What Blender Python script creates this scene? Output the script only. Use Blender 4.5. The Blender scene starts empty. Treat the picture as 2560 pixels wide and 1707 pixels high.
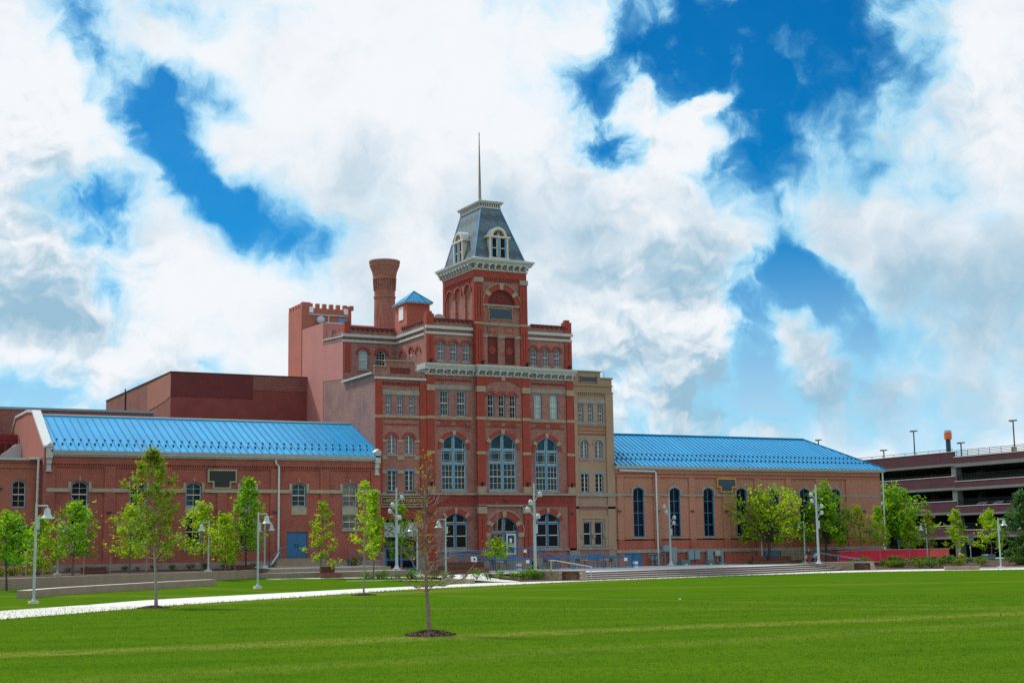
import bpy, math, random
from mathutils import Vector, Matrix, geometry
SC = bpy.context.scene
COL = SC.collection
# ------------------------------------------------------------------ camera
CAM_R = Vector((0.88676, -0.46198, -0.01527)); CAM_U = Vector((-0.05275, -0.13396, 0.98958)); CAM_F = Vector((0.45921, 0.87672, 0.14316))
cd = bpy.data.cameras.new('camera'); cam = bpy.data.objects.new('camera', cd); COL.objects.link(cam)
cam.matrix_world = Matrix(((CAM_R.x, CAM_U.x, -CAM_F.x, 0), (CAM_R.y, CAM_U.y, -CAM_F.y, 0), (CAM_R.z, CAM_U.z, -CAM_F.z, 1.925), (0, 0, 0, 1)))
cd.sensor_width = 36; cd.lens = 51.47; cd.clip_start = 0.1; cd.clip_end = 5000
SC.camera = cam
# ------------------------------------------------------------------ light
SUN_EL, SUN_AZ = math.radians(50), math.radians(-22)     # azimuth from +Y (behind the buildings) towards +X
sd = Vector((math.sin(SUN_AZ) * math.cos(SUN_EL), math.cos(SUN_AZ) * math.cos(SUN_EL), math.sin(SUN_EL)))
sl = bpy.data.lights.new('sun', 'SUN'); so = bpy.data.objects.new('sun', sl); COL.objects.link(so)
sl.energy = 3.2; sl.angle = math.radians(6); sl.color = (1.0, 0.955, 0.88)
so.rotation_euler = sd.to_track_quat('Z', 'Y').to_euler(); so.location = (30, 60, 90)
SC.view_settings.view_transform = 'Standard'; SC.view_settings.look = 'None'
SC.view_settings.exposure = 0.3; SC.view_settings.gamma = 1
SC.cycles.max_bounces = 6; SC.cycles.diffuse_bounces = 3; SC.cycles.glossy_bounces = 3; SC.cycles.transmission_bounces = 4; SC.cycles.transparent_max_bounces = 6
SC.cycles.caustics_reflective = False; SC.cycles.caustics_refractive = False
SC.cycles.use_denoising = False

class NT:
    def __init__(s, tree): s.t = tree; s.n = tree.nodes; s.l = tree.links
    def add(s, typ, props=None, **ins):
        nd = s.n.new(typ)
        for k, v in (props or {}).items(): setattr(nd, k, v)
        for k, v in ins.items():
            key = int(k[1:]) if k[0] == 'i' and k[1:].isdigit() else k.replace('_', ' ')
            s.put(nd.inputs[key], v)
        return nd
    def put(s, sock, v):
        if hasattr(v, 'is_output'): s.l.new(v, sock)
        elif isinstance(v, bpy.types.Node): s.l.new(v.outputs[0], sock)
        else: sock.default_value = v
    def m(s, op, a, b=0.0, c=None, clamp=False):
        nd = s.n.new('ShaderNodeMath'); nd.operation = op; nd.use_clamp = clamp
        s.put(nd.inputs[0], a); s.put(nd.inputs[1], b)
        if c is not None: s.put(nd.inputs[2], c)
        return nd.outputs[0]
    def vm(s, op, a, b=None):
        nd = s.n.new('ShaderNodeVectorMath'); nd.operation = op; s.put(nd.inputs[0], a)
        if b is not None:
            if op == 'SCALE': s.put(nd.inputs['Scale'], b)
            else: s.put(nd.inputs[1], b)
        return nd.outputs[0]
    def mix(s, f, a, b, blend='MIX'):
        nd = s.n.new('ShaderNodeMix'); nd.data_type = 'RGBA'; nd.blend_type = blend
        s.put(nd.inputs[0], f); s.put(nd.inputs[6], a); s.put(nd.inputs[7], b)
        return nd.outputs[2]
    def noise(s, vec, scale, detail=4, rough=.55, dist=0.0, color=False, dim='3D'):
        nd = s.add('ShaderNodeTexNoise', dict(noise_dimensions=dim), Scale=scale, Detail=detail, Roughness=rough, Distortion=dist)
        if vec is not None: s.put(nd.inputs['Vector'], vec)
        return nd.outputs[1 if color else 0]
    def ramp(s, v, a, b, smooth=True):
        nd = s.n.new('ShaderNodeMapRange'); nd.interpolation_type = 'SMOOTHSTEP' if smooth else 'LINEAR'
        s.put(nd.inputs[0], v); nd.inputs[1].default_value = a; nd.inputs[2].default_value = b
        return nd.outputs[0]

def rgb(r, g, b): return (r, g, b, 1.0)
def srgb(r, g, b):
    f = lambda c: (c / 255 / 12.92) if c / 255 <= .04045 else ((c / 255 + .055) / 1.055) ** 2.4
    return (f(r), f(g), f(b), 1.0)

# ------------------------------------------------------------------ sky: Nishita with clouds laid out by azimuth and elevation
CUM= [(9.37, 15.19, 4.3, 4.3, 0, 0.8), (10.27, 9.67, 5.09, 2.74, 0, 0.9), (34.66, 8.51, 5.48, 4.3, 0, 1.0), (31.86, 6.25, 5.48, 1.96, 0, 0.5), (34.92, 16.22, 2.74, 2.35, 0, 0.9), (10.36, 6.31, 4.7, 1.57, 0, 0.6), (37.28, 6.09, 3.52, 1.57, 0, 0.5), (31.3, 15.6, 2.35, 2.74, 0, 0.5), (46.3, 17.18, 2.35, 3.52, 0, 0.5), (15.88, 7.14, 4.7, 1.57, 0, 0.4), (31.39, 19.02, 1.57, 2.74, 0, 0.5)]
COV= [(35.49, 20.7, 7.04, 3.52, 0, -1.25), (32.99, 18.39, 2.94, 1.96, 20, -0.8), (38.17, 18.29, 3.91, 3.13, 0, -0.95), (36.69, 15.74, 1.96, 2.74, -10, -0.8), (37.98, 13.95, 1.96, 1.57, 0, -0.55), (33.36, 17.24, 1.76, 1.17, 0, -0.5), (31.7, 15.51, 2.04, 0.94, -10, -1.15), (30.76, 18.1, 1.17, 1.17, 0, -0.5), (39.01, 10.95, 2.15, 1.25, -55, -1.15), (39.89, 9.25, 2.35, 1.25, -50, -1.15), (41.53, 8.03, 2.54, 1.17, -20, -0.95), (38.27, 11.45, 1.17, 1.17, 0, -0.5), (43.15, 17.51, 4.3, 5.48, 0, -0.55), (40.72, 14.72, 3.13, 2.74, 0, -0.3), (13.8, 17.68, 2.74, 1.41, -15, -0.95), (15.54, 17.48, 2.35, 1.17, 0, -0.5), (14.02, 16.02, 2.15, 1.1, -50, -0.8), (15.2, 14.45, 2.27, 1.1, -50, -0.8), (17.34, 13.0, 3.72, 1.41, -25, -0.95), (20.08, 12.9, 3.13, 1.41, -10, -0.6), (18.05, 11.59, 1.96, 1.17, -10, -0.6), (10.9, 19.68, 1.17, 2.74, 25, -0.6), (15.09, 20.78, 3.13, 1.02, -5, -0.7), (9.95, 20.32, 2.35, 1.17, 0, -0.3), (11.07, 13.74, 2.04, 1.57, -30, -0.85), (12.12, 11.62, 1.33, 2.74, 0, -0.5), (12.09, 9.73, 1.96, 1.17, 0, -0.4), (8.94, 6.02, 4.7, 1.33, 0, -0.9), (15.88, 7.6, 1.17, 0.55, -15, -0.9), (36.93, 8.89, 1.57, 2.15, 25, -1.15), (37.38, 6.86, 1.17, 1.57, 0, -0.6), (38.74, 4.7, 8.61, 1.02, 0, -0.35), (43.6, 5.47, 6.65, 1.96, 0, -0.25), (35.44, 16.38, 1.33, 1.1, -60, 1.45), (34.71, 15.77, 1.02, 0.86, 0, 0.7), (35.95, 17.15, 0.51, 0.94, -65, 1.1), (32.89, 17.53, 1.02, 1.1, 0, 1.35), (33.55, 16.97, 0.94, 0.78, 0, 0.6), (34.18, 15.49, 0.7, 0.7, 0, 0.6), (38.81, 19.43, 0.78, 0.55, -30, 0.8), (37.28, 15.9, 0.55, 0.31, -20, 0.6), (31.01, 19.97, 0.86, 2.74, 15, 0.6), (47.07, 17.82, 1.76, 4.3, 0, 0.7), (46.27, 16.64, 1.17, 1.96, 0, 0.3), (24.49, 18.75, 9.0, 4.3, 0, 0.45), (9.72, 15.95, 2.35, 3.13, 0, 0.4), (10.27, 9.67, 1.96, 1.96, 0, 0.5), (23.64, 12.22, 4.3, 2.74, 0, 0.4), (11.61, 6.89, 2.15, 0.63, 10, 0.55), (32.77, 10.9, 4.3, 2.74, 0, 0.5), (39.66, 12.44, 2.74, 0.78, 8, 0.6), (42.08, 11.6, 3.13, 1.57, -15, 0.4), (35.05, 8.49, 1.57, 1.96, 0, 0.5), (34.02, 12.99, 2.35, 1.57, -20, 0.5), (13.58, 9.77, 2.74, 2.35, -30, 0.4), (38.68, 7.77, 1.33, 1.96, 35, 0.5)]
SHD= [(10.18, 8.99, 2.94, 1.02, -5, 1.2), (9.17, 10.19, 2.35, 1.76, 0, 0.4), (36.32, 6.05, 2.74, 1.02, -8, 1.2), (34.57, 5.79, 2.35, 0.86, 0, 0.5), (32.79, 11.68, 4.3, 1.57, -20, 0.3), (34.75, 11.14, 2.35, 1.1, 0, 0.55), (29.04, 13.14, 3.52, 3.13, 0, 0.15), (44.23, 10.14, 5.87, 3.13, 0, 0.3), (22.45, 14.35, 5.09, 1.76, -20, 0.2), (41.5, 15.04, 3.13, 5.09, 0, 0.4), (42.59, 7.03, 6.65, 2.74, 0, 0.45), (30.7, 7.25, 3.91, 2.35, 0, 0.55), (38.02, 5.49, 4.7, 1.57, 0, 0.7), (10.14, 13.95, 2.35, 1.96, 0, 0.4), (15.79, 13.83, 2.35, 1.02, -45, 0.3), (30.76, 9.79, 3.52, 2.35, 0, 0.4), (42.46, 18.68, 2.35, 3.13, 0, 0.5), (45.73, 7.98, 3.52, 3.13, 0, 0.3), (20.46, 15.67, 2.35, 1.17, 0, 0.2), (15.76, 15.91, 4.3, 2.35, 0, -0.2), (24.08, 19.13, 8.61, 2.94, 0, -0.6), (26.49, 16.84, 5.09, 1.96, 0, -0.3), (16.04, 9.83, 4.3, 1.96, 0, -0.5), (34.92, 16.22, 2.35, 1.57, 0, -0.5), (31.52, 8.6, 2.35, 1.33, 0, -0.4), (12.14, 7.77, 1.96, 0.86, 0, -0.5), (9.29, 17.74, 4.3, 2.74, 0, -0.5), (31.38, 18.45, 1.57, 1.96, 0, -0.3), (46.94, 18.56, 1.96, 2.35, 0, -0.4)]
w = bpy.data.worlds.new('World'); SC.world = w; w.use_nodes = True
t = NT(w.node_tree); w.node_tree.nodes.clear()
sky = t.add('ShaderNodeTexSky', dict(sky_type='NISHITA', sun_disc=False, sun_elevation=SUN_EL, sun_rotation=SUN_AZ, altitude=1600, air_density=1.0, dust_density=0.2, ozone_density=4.0))
co = t.add('ShaderNodeTexCoord'); dirv = co.outputs['Generated']
sx = t.add('ShaderNodeSeparateXYZ', None, i0=dirv)
az = t.m('MULTIPLY', t.m('ARCTAN2', sx.outputs[0], sx.outputs[1]), 57.2958)
el = t.m('MULTIPLY', t.m('ARCSINE', sx.outputs[2]), 57.2958)
P = t.add('ShaderNodeCombineXYZ', None, i0=az, i1=el).outputs[0]
def warp(p, scale, amp, detail):
    c = t.noise(p, scale, detail, .55, color=True, dim='2D')
    return t.vm('ADD', p, t.vm('SCALE', t.vm('SUBTRACT', c, (.5, .5, .5)), amp))
PW = warp(warp(P, .3, 1.5, 2), 1.2, .75, 6)
def blobs(L, p, k, acc):
    for (a, e, rx, ry, rot, amp) in L:
        mp = t.add('ShaderNodeMapping', dict(vector_type='TEXTURE'), Vector=p, Location=(a, e, 0), Rotation=(0, 0, math.radians(rot)), Scale=(rx * k, ry * k, 1))
        g = t.add('ShaderNodeTexGradient', dict(gradient_type='SPHERICAL'), Vector=mp.outputs[0])
        acc = t.m('MULTIPLY_ADD', g.outputs[1], amp, acc)
    return acc
fbm = t.noise(PW, .42, 9, .56, dim='2D')
def billow(p):                                          # cauliflower heads
    v = t.add('ShaderNodeTexVoronoi', dict(feature='SMOOTH_F1', voronoi_dimensions='2D'), Vector=p, Scale=.45, Detail=3.0, Roughness=.5, Lacunarity=2.4, Smoothness=.7)
    return v.outputs['Distance']
PB = t.vm('MULTIPLY', PW, (1.0, 1.3, 1.0))
b0 = billow(PB); b1 = billow(t.vm('ADD', PB, (.12, .5, 0)))
cum = t.m('MINIMUM', blobs(CUM, PW, 1.4, .06), 1.0)
relief = t.m('MULTIPLY', t.m('SUBTRACT', b0, b1), cum)  # undersides of the heads against their tops
view = t.m('MULTIPLY', t.ramp(t.m('ABSOLUTE', t.m('SUBTRACT', az, 27)), 60, 30), t.ramp(el, 60, 30))       # behind the camera the sky is more open
base = t.m('MULTIPLY_ADD', view, .10, .32)
cv = t.m('MULTIPLY_ADD', t.m('SUBTRACT', fbm, .5), 1.5, base)
cv = t.m('MULTIPLY_ADD', t.m('MULTIPLY', t.m('SUBTRACT', b0, .5), cum), -.5, cv)
craw = blobs(COV, PW, 1.5, cv)
cov = t.m('ADD', t.m('MULTIPLY', t.ramp(craw, -1.15, .85), t.m('SUBTRACT', 1.0, cum)), t.m('MULTIPLY', t.ramp(craw, -.5, .5), cum))
shn = t.noise(PW, .35, 8, .52, dim='2D')
sv_ = t.m('MULTIPLY_ADD', t.m('SUBTRACT', shn, .5), 1.3, .24)
sv_ = t.m('MULTIPLY_ADD', relief, 1.15, sv_)
shd = t.ramp(blobs(SHD, PW, 1.4, sv_), -.12, 1.25)
cloud = t.mix(shd, rgb(7.4, 7.65, 7.9), rgb(2.6, 4.3, 5.5))
hs = t.add('ShaderNodeHueSaturation', None, Saturation=1.25, Value=.8, Color=sky.outputs[0])
blue = t.mix(1.0, hs.outputs[0], rgb(.03, .84, 1.0), 'MULTIPLY')
hz = t.ramp(el, 13, 2)                                  # pale air low over the horizon
blue = t.mix(t.m('MULTIPLY', hz, .85), blue, rgb(4.5, 6.3, 7.5))
cov = t.m('MAXIMUM', cov, t.m('MULTIPLY_ADD', t.ramp(az, 34, 14), .07, t.m('MULTIPLY', fbm, .07)))
thin = t.mix(t.ramp(cov, .0, .65), blue, rgb(2.5, 5.9, 8.0))
bg = t.add('ShaderNodeBackground', None, Color=t.mix(t.ramp(cov, .2, 1.0), thin, cloud), Strength=0.1)
t.l.new(bg.outputs[0], t.add('ShaderNodeOutputWorld').inputs[0])
w.cycles.sampling_method = 'MANUAL'; w.cycles.sample_map_resolution = 256

# ------------------------------------------------------------------ materials
MATS = {}
def newmat(name):
    m = bpy.data.materials.new(name); m.use_nodes = True; m.node_tree.nodes.clear(); MATS[name] = m
    tt = NT(m.node_tree); b = tt.add('ShaderNodeBsdfPrincipled'); o = tt.add('ShaderNodeOutputMaterial'); tt.l.new(b.outputs[0], o.inputs[0])
    return tt, b, o
def pos(tt): return tt.add('ShaderNodeNewGeometry').outputs['Position']
def plain(name, c, rough=.6, var=.18, scale=3.0, metal=0.0, spec=.5, bump=0.0, c2=None):
    tt, b, o = newmat(name); p = pos(tt)
    n = tt.noise(p, scale, 6, .6)
    c2 = c2 or tuple(x * (1 - var) for x in c[:3]) + (1,)
    cc = tt.mix(tt.ramp(n, .3, .7), c, c2)
    n2 = tt.noise(p, scale * .13, 3)
    cc = tt.mix(tt.m('MULTIPLY', tt.ramp(n2, .4, .75), .5), cc, tuple(x * (1 - var) for x in c[:3]) + (1,))
    tt.put(b.inputs['Base Color'], cc); b.inputs['Roughness'].default_value = rough; b.inputs['Metallic'].default_value = metal
    b.inputs['Specular IOR Level'].default_value = spec
    if bump:
        bp = tt.add('ShaderNodeBump', None, Strength=bump, Distance=.05, Height=tt.noise(p, scale * 6, 4)); tt.l.new(bp.outputs[0], b.inputs['Normal'])
    return MATS[name]
def brick(name, c1, c2, mortar, stain=None, row=.085, width=.26, ms=.014, stainamt=.45, bias=0.0, k=.82):
    c1, c2, mortar = [tuple(x * k for x in q[:3]) + (1,) for q in (c1, c2, mortar)]; stain = stain and tuple(x * k for x in stain[:3]) + (1,)
    tt, b, o = newmat(name); p = pos(tt)
    s = tt.add('ShaderNodeSeparateXYZ', None, i0=p)
    uv = tt.add('ShaderNodeCombineXYZ', None, i0=tt.m('ADD', s.outputs[0], s.outputs[1]), i1=s.outputs[2]).outputs[0]
    bt = tt.add('ShaderNodeTexBrick', dict(offset=.5), Vector=uv, Color1=c1, Color2=c2, Mortar=mortar, Scale=1.0)
    bt.inputs['Mortar Size'].default_value = ms; bt.inputs['Brick Width'].default_value = width; bt.inputs['Row Height'].default_value = row
    bt.inputs['Bias'].default_value = bias
    n = tt.noise(p, .55, 6, .6); st = stain or tuple(x * .55 for x in c1[:3]) + (1,)
    cc = tt.mix(tt.m('MULTIPLY', tt.ramp(n, .45, .75), stainamt), bt.outputs[0], st)
    n2 = tt.noise(p, 5.0, 3)
    cc = tt.mix(tt.m('MULTIPLY', tt.ramp(n2, .5, .8), .35), cc, tuple(min(1, x * 1.45) for x in c2[:3]) + (1,))
    sk = tt.noise(tt.add('ShaderNodeCombineXYZ', None, i0=tt.m('MULTIPLY', tt.m('ADD', s.outputs[0], s.outputs[1]), 1.3), i1=tt.m('MULTIPLY', s.outputs[2], .16)).outputs[0], 1.0, 5, .65)
    cc = tt.mix(tt.m('MULTIPLY', tt.ramp(sk, .52, .78), .42), cc, tuple(x * .45 for x in c1[:3]) + (1,))        # soot and water streaks
    n4 = tt.noise(p, .21, 3); cc = tt.mix(tt.m('MULTIPLY', tt.ramp(n4, .5, .7), .3), cc, tuple(min(1, x * 1.3) for x in c2[:3]) + (1,))
    tt.put(b.inputs['Base Color'], cc); b.inputs['Roughness'].default_value = .85; b.inputs['Specular IOR Level'].default_value = .2
    bp = tt.add('ShaderNodeBump', None, Strength=.35, Distance=.02, Height=bt.outputs[1]); bp.invert = True; tt.l.new(bp.outputs[0], b.inputs['Normal'])
    return MATS[name]
def glass(name, c, rough=.04, c2=None, var=.5, spec=.2):
    tt, b, o = newmat(name); p = pos(tt)
    n = tt.ramp(tt.noise(p, .9, 3), .38, .62)
    tt.put(b.inputs['Base Color'], tt.mix(n, c, c2 or tuple(x * var for x in c[:3]) + (1,)))
    b.inputs['Roughness'].default_value = rough; b.inputs['Specular IOR Level'].default_value = spec
    bp = tt.add('ShaderNodeBump', None, Strength=.08, Distance=.05, Height=tt.noise(p, 1.3, 2)); tt.l.new(bp.outputs[0], b.inputs['Normal'])
def leafmat(name, ca, cb, cc):
    tt, b, o = newmat(name); p = pos(tt)
    n = tt.ramp(tt.noise(p, 1.7, 4, .6), .3, .7); n2 = tt.ramp(tt.noise(p, 9.0, 2), .35, .7)
    c = tt.mix(n2, tt.mix(n, ca, cb), cc)
    tt.put(b.inputs['Base Color'], c); b.inputs['Roughness'].default_value = .55; b.inputs['Specular IOR Level'].default_value = .2
    tr = tt.add('ShaderNodeBsdfTranslucent'); tt.put(tr.inputs[0], tt.mix(1.0, c, rgb(1.5, 1.35, .5), 'MULTIPLY'))
    mx = tt.add('ShaderNodeMixShader', None, i0=.5); tt.l.new(b.outputs[0], mx.inputs[1]); tt.l.new(tr.outputs[0], mx.inputs[2]); tt.l.new(mx.outputs[0], o.inputs[0])

brick('brick_main', rgb(.27, .062, .045), rgb(.42, .16, .12), rgb(.46, .33, .29), rgb(.19, .042, .034), ms=.012)
brick('brick_wing', rgb(.31, .052, .034), rgb(.42, .095, .062), rgb(.44, .25, .20), rgb(.19, .036, .028), ms=.011)
brick('brick_annex', rgb(.40, .10, .055), rgb(.46, .135, .085), rgb(.50, .24, .17), rgb(.34, .08, .05))
brick('brick_pale', rgb(.42, .16, .095), rgb(.50, .215, .14), rgb(.52, .30, .22), rgb(.36, .13, .08), stainamt=.3)
brick('brick_low', rgb(.38, .075, .04), rgb(.46, .11, .065), rgb(.48, .22, .16), rgb(.30, .06, .035))
brick('brick_side', rgb(.24, .095, .08), rgb(.36, .19, .165), rgb(.38, .27, .25), rgb(.16, .10, .12), stainamt=.6)
brick('brick_dark', rgb(.21, .045, .04), rgb(.28, .085, .07), rgb(.34, .20, .17), rgb(.15, .035, .03))
brick('brick_plum', rgb(.078, .026, .038), rgb(.11, .042, .056), rgb(.13, .07, .08), rgb(.06, .02, .03), stainamt=.35)
brick('brick_chimney', rgb(.30, .09, .06), rgb(.40, .15, .11), rgb(.42, .26, .2), rgb(.20, .055, .04))
plain('red_paint', rgb(.34, .040, .02), .7, .25, 2.0, bump=.15)
plain('red_band', rgb(.30, .035, .025), .75, .3, 3.0, bump=.2)
plain('maroon', rgb(.155, .018, .018), .75, .3, 4.0, bump=.3)
plain('maroon_wall', rgb(.25, .055, .042), .9, .22, .8, bump=.2)
plain('pink_wall', rgb(.47, .185, .165), .9, .12, .6, bump=.1)
plain('salmon_wall', rgb(.33, .115, .085), .9, .12, .6, bump=.1)
plain('stucco_red', rgb(.42, .13, .09), .9, .15, .8, bump=.1)
plain('sandstone', rgb(.40, .30, .20), .85, .25, 2.2, bump=.3)
plain('sandstone_block', rgb(.36, .25, .16), .85, .25, 1.2, bump=.25, c2=rgb(.36, .21, .145))
plain('stone_grey', rgb(.33, .29, .25), .85, .3, 2.0, bump=.3)
plain('stone_wing', rgb(.40, .345, .24), .85, .2, 2.0, bump=.2)
plain('plinth_stone', rgb(.24, .19, .18), .9, .45, 1.6, bump=.5, c2=rgb(.33, .26, .23))
plain('white_trim', rgb(.47, .485, .465), .55, .14, 2.0)
plain('white_metal', rgb(.60, .63, .62), .4, .08, 2.0)
plain('cream', rgb(.62, .55, .44), .6, .1, 2.0)
plain('blue_frame', rgb(.025, .16, .33), .45, .2, 2.0)
plain('blue_light', rgb(.08, .30, .52), .45, .15, 2.0)
plain('blue_door', rgb(.012, .13, .30), .5, .12, 2.0)
plain('blue_rail', rgb(.008, .19, .42), .6, .12, 2.0)
plain('picket', rgb(.25, .235, .21), .6, .15, 2.0)
plain('navy', rgb(.018, .045, .085), .5, .1, 2.0)
plain('black_panel', rgb(.008, .009, .012), .5, .1, 2.0)
plain('gold', rgb(.58, .30, .035), .5, .2, 3.0)
plain('canopy_red', rgb(.20, .006, .018), .6, .2, 1.0)
plain('gold_letter', rgb(.80, .47, .06), .5, .1, 3.0)
plain('rail_dark', rgb(.012, .018, .022), .8, .2, 3.0, spec=.05)
plain('dark_metal', rgb(.035, .04, .05), .5, .2, 3.0)
plain('pole_paint', rgb(.38, .46, .47), .4, .1, 2.0)
plain('bell_paint', rgb(.42, .52, .52), .3, .1, 2.0)
plain('lens', rgb(.70, .74, .74), .25, .05, 2.0)
plain('cabinet', rgb(.20, .29, .33), .5, .12, 2.0)
plain('cabinet_pale', rgb(.40, .48, .50), .5, .12, 2.0)
plain('bin_green', rgb(.10, .21, .23), .5, .15, 3.0)
plain('concrete_wall', rgb(.34, .255, .19), .9, .2, 1.5, bump=.3)
plain('concrete_walk', rgb(.60, .585, .56), .85, .1, .9, bump=.1)
m_ = MATS['concrete_walk']; tt = NT(m_.node_tree); b = [n for n in tt.n if n.type == 'BSDF_PRINCIPLED'][0]; src = b.inputs['Base Color'].links[0].from_socket
s_ = tt.add('ShaderNodeSeparateXYZ', None, i0=pos(tt)); jt = tt.m('LESS_THAN', tt.m('PINGPONG', tt.m('ADD', tt.m('MULTIPLY', s_.outputs[0], .66), tt.m('MULTIPLY', s_.outputs[1], .75)), 1.1), .022)
sp_ = tt.ramp(tt.noise(pos(tt), 2.6, 6, .7), .55, .8)
tt.put(b.inputs['Base Color'], tt.mix(tt.m('MULTIPLY', jt, .5), tt.mix(tt.m('MULTIPLY', sp_, .35), src, rgb(.48, .45, .40)), rgb(.30, .28, .25)))
plain('concrete_plaza', rgb(.50, .51, .52), .85, .12, .7, bump=.1)
plain('concrete_step', rgb(.60, .57, .53), .85, .12, 1.5, bump=.1)
plain('riser_shaded', rgb(.15, .105, .09), .9, .15, 1.5, bump=.2)  # same concrete as the treads; shade on the risers is put into this colour
plain('concrete_garage', rgb(.16, .17, .165), .85, .15, 1.0, bump=.15)
plain('mulch', rgb(.055, .022, .016), .95, .55, 14.0, bump=1.0, c2=rgb(.11, .05, .035))
plain('asphalt', rgb(.05, .05, .055), .9, .2, 4.0)
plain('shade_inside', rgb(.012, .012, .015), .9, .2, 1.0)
plain('wood_red', rgb(.15, .040, .022), .5, .4, 5.0, c2=rgb(.07, .022, .016))
plain('wood_light', rgb(.26, .085, .04), .5, .35, 5.0, c2=rgb(.15, .045, .025))
plain('bronze', rgb(.035, .028, .026), .45, .3, 6.0, metal=.3)
plain('copper_edge', rgb(.36, .15, .06), .45, .2, 6.0, metal=.4)
plain('bark_pale', rgb(.34, .31, .27), .9, .35, 9.0, bump=.6)
plain('bark_grey', rgb(.19, .155, .135), .9, .4, 9.0, bump=.8)
plain('bark_dark', rgb(.075, .06, .05), .9, .4, 9.0, bump=.8)
plain('twig', rgb(.30, .19, .165), .85, .3, 9.0)
plain('fence_red', rgb(.75, .008, .045), .6, .1, .5)
plain('fence_coral', rgb(.85, .10, .095), .6, .06, .5)
plain('orange', rgb(.70, .14, .03), .5, .1, 1.0)
plain('louvre', rgb(.36, .31, .22), .7, .2, 3.0)
plain('paper', rgb(.8, .8, .8), .7, .05, 3.0)
plain('skin', rgb(.45, .24, .16), .6, .1, 5.0); plain('skin_dark', rgb(.12, .06, .04), .6, .1, 5.0)
plain('hair_blond', rgb(.36, .23, .10), .6, .3, 20.0); plain('hair_black', rgb(.012, .01, .01), .6, .3, 20.0)
plain('cloth_navy', rgb(.012, .018, .04), .8, .2, 6.0); plain('cloth_red', rgb(.52, .03, .015), .8, .2, 6.0)
plain('cloth_white', rgb(.62, .64, .68), .8, .1, 6.0); plain('cloth_grey', rgb(.05, .05, .06), .8, .2, 6.0); plain('pack_pink', rgb(.50, .02, .12), .7, .2, 6.0)
plain('flower', rgb(.75, .55, .02), .6, .2, 4.0)
plain('slate_roof_edge', rgb(.02, .22, .50), .45, .1, 2.0)
glass('glass_dark', rgb(.005, .007, .011), spec=.1); glass('glass_teal', rgb(.006, .028, .04), c2=rgb(.012, .06, .08))
glass('glass_pale', rgb(.30, .42, .44), .2, c2=rgb(.42, .52, .52), spec=.4); glass('glass_violet', rgb(.11, .11, .16), .12, c2=rgb(.17, .14, .18))
glass('glass_blind', rgb(.20, .19, .15), .2, c2=rgb(.10, .10, .085))
leafmat('leaf_bright', rgb(0.19, 0.44, 0.008), rgb(0.31, 0.52, 0.008), rgb(0.1, 0.29, 0.006))
leafmat('leaf_yellow', rgb(0.31, 0.46, 0.01), rgb(0.42, 0.49, 0.014), rgb(0.19, 0.34, 0.008))
leafmat('leaf_olive', rgb(0.17, 0.25, 0.014), rgb(0.29, 0.28, 0.02), rgb(0.1, 0.17, 0.01))
leafmat('leaf_mid', rgb(0.12, 0.31, 0.008), rgb(0.21, 0.4, 0.008), rgb(0.06, 0.18, 0.006))
leafmat('leaf_blue', rgb(.055, .19, .06), rgb(.12, .27, .10), rgb(.028, .09, .04))
leafmat('leaf_rust', rgb(0.42, 0.17, 0.02), rgb(0.5, 0.3, 0.03), rgb(0.28, 0.1, 0.02))
leafmat('leaf_hedge', rgb(0.075, 0.15, 0.03), rgb(0.13, 0.2, 0.035), rgb(0.035, 0.08, 0.02))
leafmat('leaf_shrub', rgb(0.06, 0.19, 0.015), rgb(0.11, 0.25, 0.015), rgb(0.03, 0.1, 0.01))
# blue standing-seam metal
def roofmetal(name, c, c2):
    tt, b, o = newmat(name); p = pos(tt)
    n = tt.ramp(tt.noise(p, .35, 5, .6), .35, .7)
    s = tt.add('ShaderNodeSeparateXYZ', None, i0=p)
    st = tt.ramp(tt.noise(tt.add('ShaderNodeCombineXYZ', None, i0=tt.m('MULTIPLY', s.outputs[0], 2.2), i1=tt.m('MULTIPLY', s.outputs[1], .12)).outputs[0], 1.0, 4), .45, .7)
    tt.put(b.inputs['Base Color'], tt.mix(tt.m('MULTIPLY', st, .5), tt.mix(n, c, c2), tuple(min(1, x * 1.3) for x in c[:3]) + (1,)))
    pn_ = tt.n.new('ShaderNodeTexWhiteNoise'); pn_.noise_dimensions = '1D'; tt.put(pn_.inputs['W'], tt.m('FLOOR', tt.m('MULTIPLY', s.outputs[0], 1.9)))
    src = b.inputs['Base Color'].links[0].from_socket; tt.put(b.inputs['Base Color'], tt.mix(tt.m('MULTIPLY', pn_.outputs[0], .28), src, tuple(x * .72 for x in c[:3]) + (1,)))
    b.inputs['Roughness'].default_value = .26; b.inputs['Metallic'].default_value = .15; b.inputs['Specular IOR Level'].default_value = .45
    bp = tt.add('ShaderNodeBump', None, Strength=.12, Distance=.1, Height=tt.noise(p, 1.1, 3)); tt.l.new(bp.outputs[0], b.inputs['Normal'])
roofmetal('roof_blue', rgb(.006, .29, .59), rgb(.012, .36, .66))
plain('roof_blue_seam', rgb(.012, .23, .49), .6, .15, 2.0, spec=.1)
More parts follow.
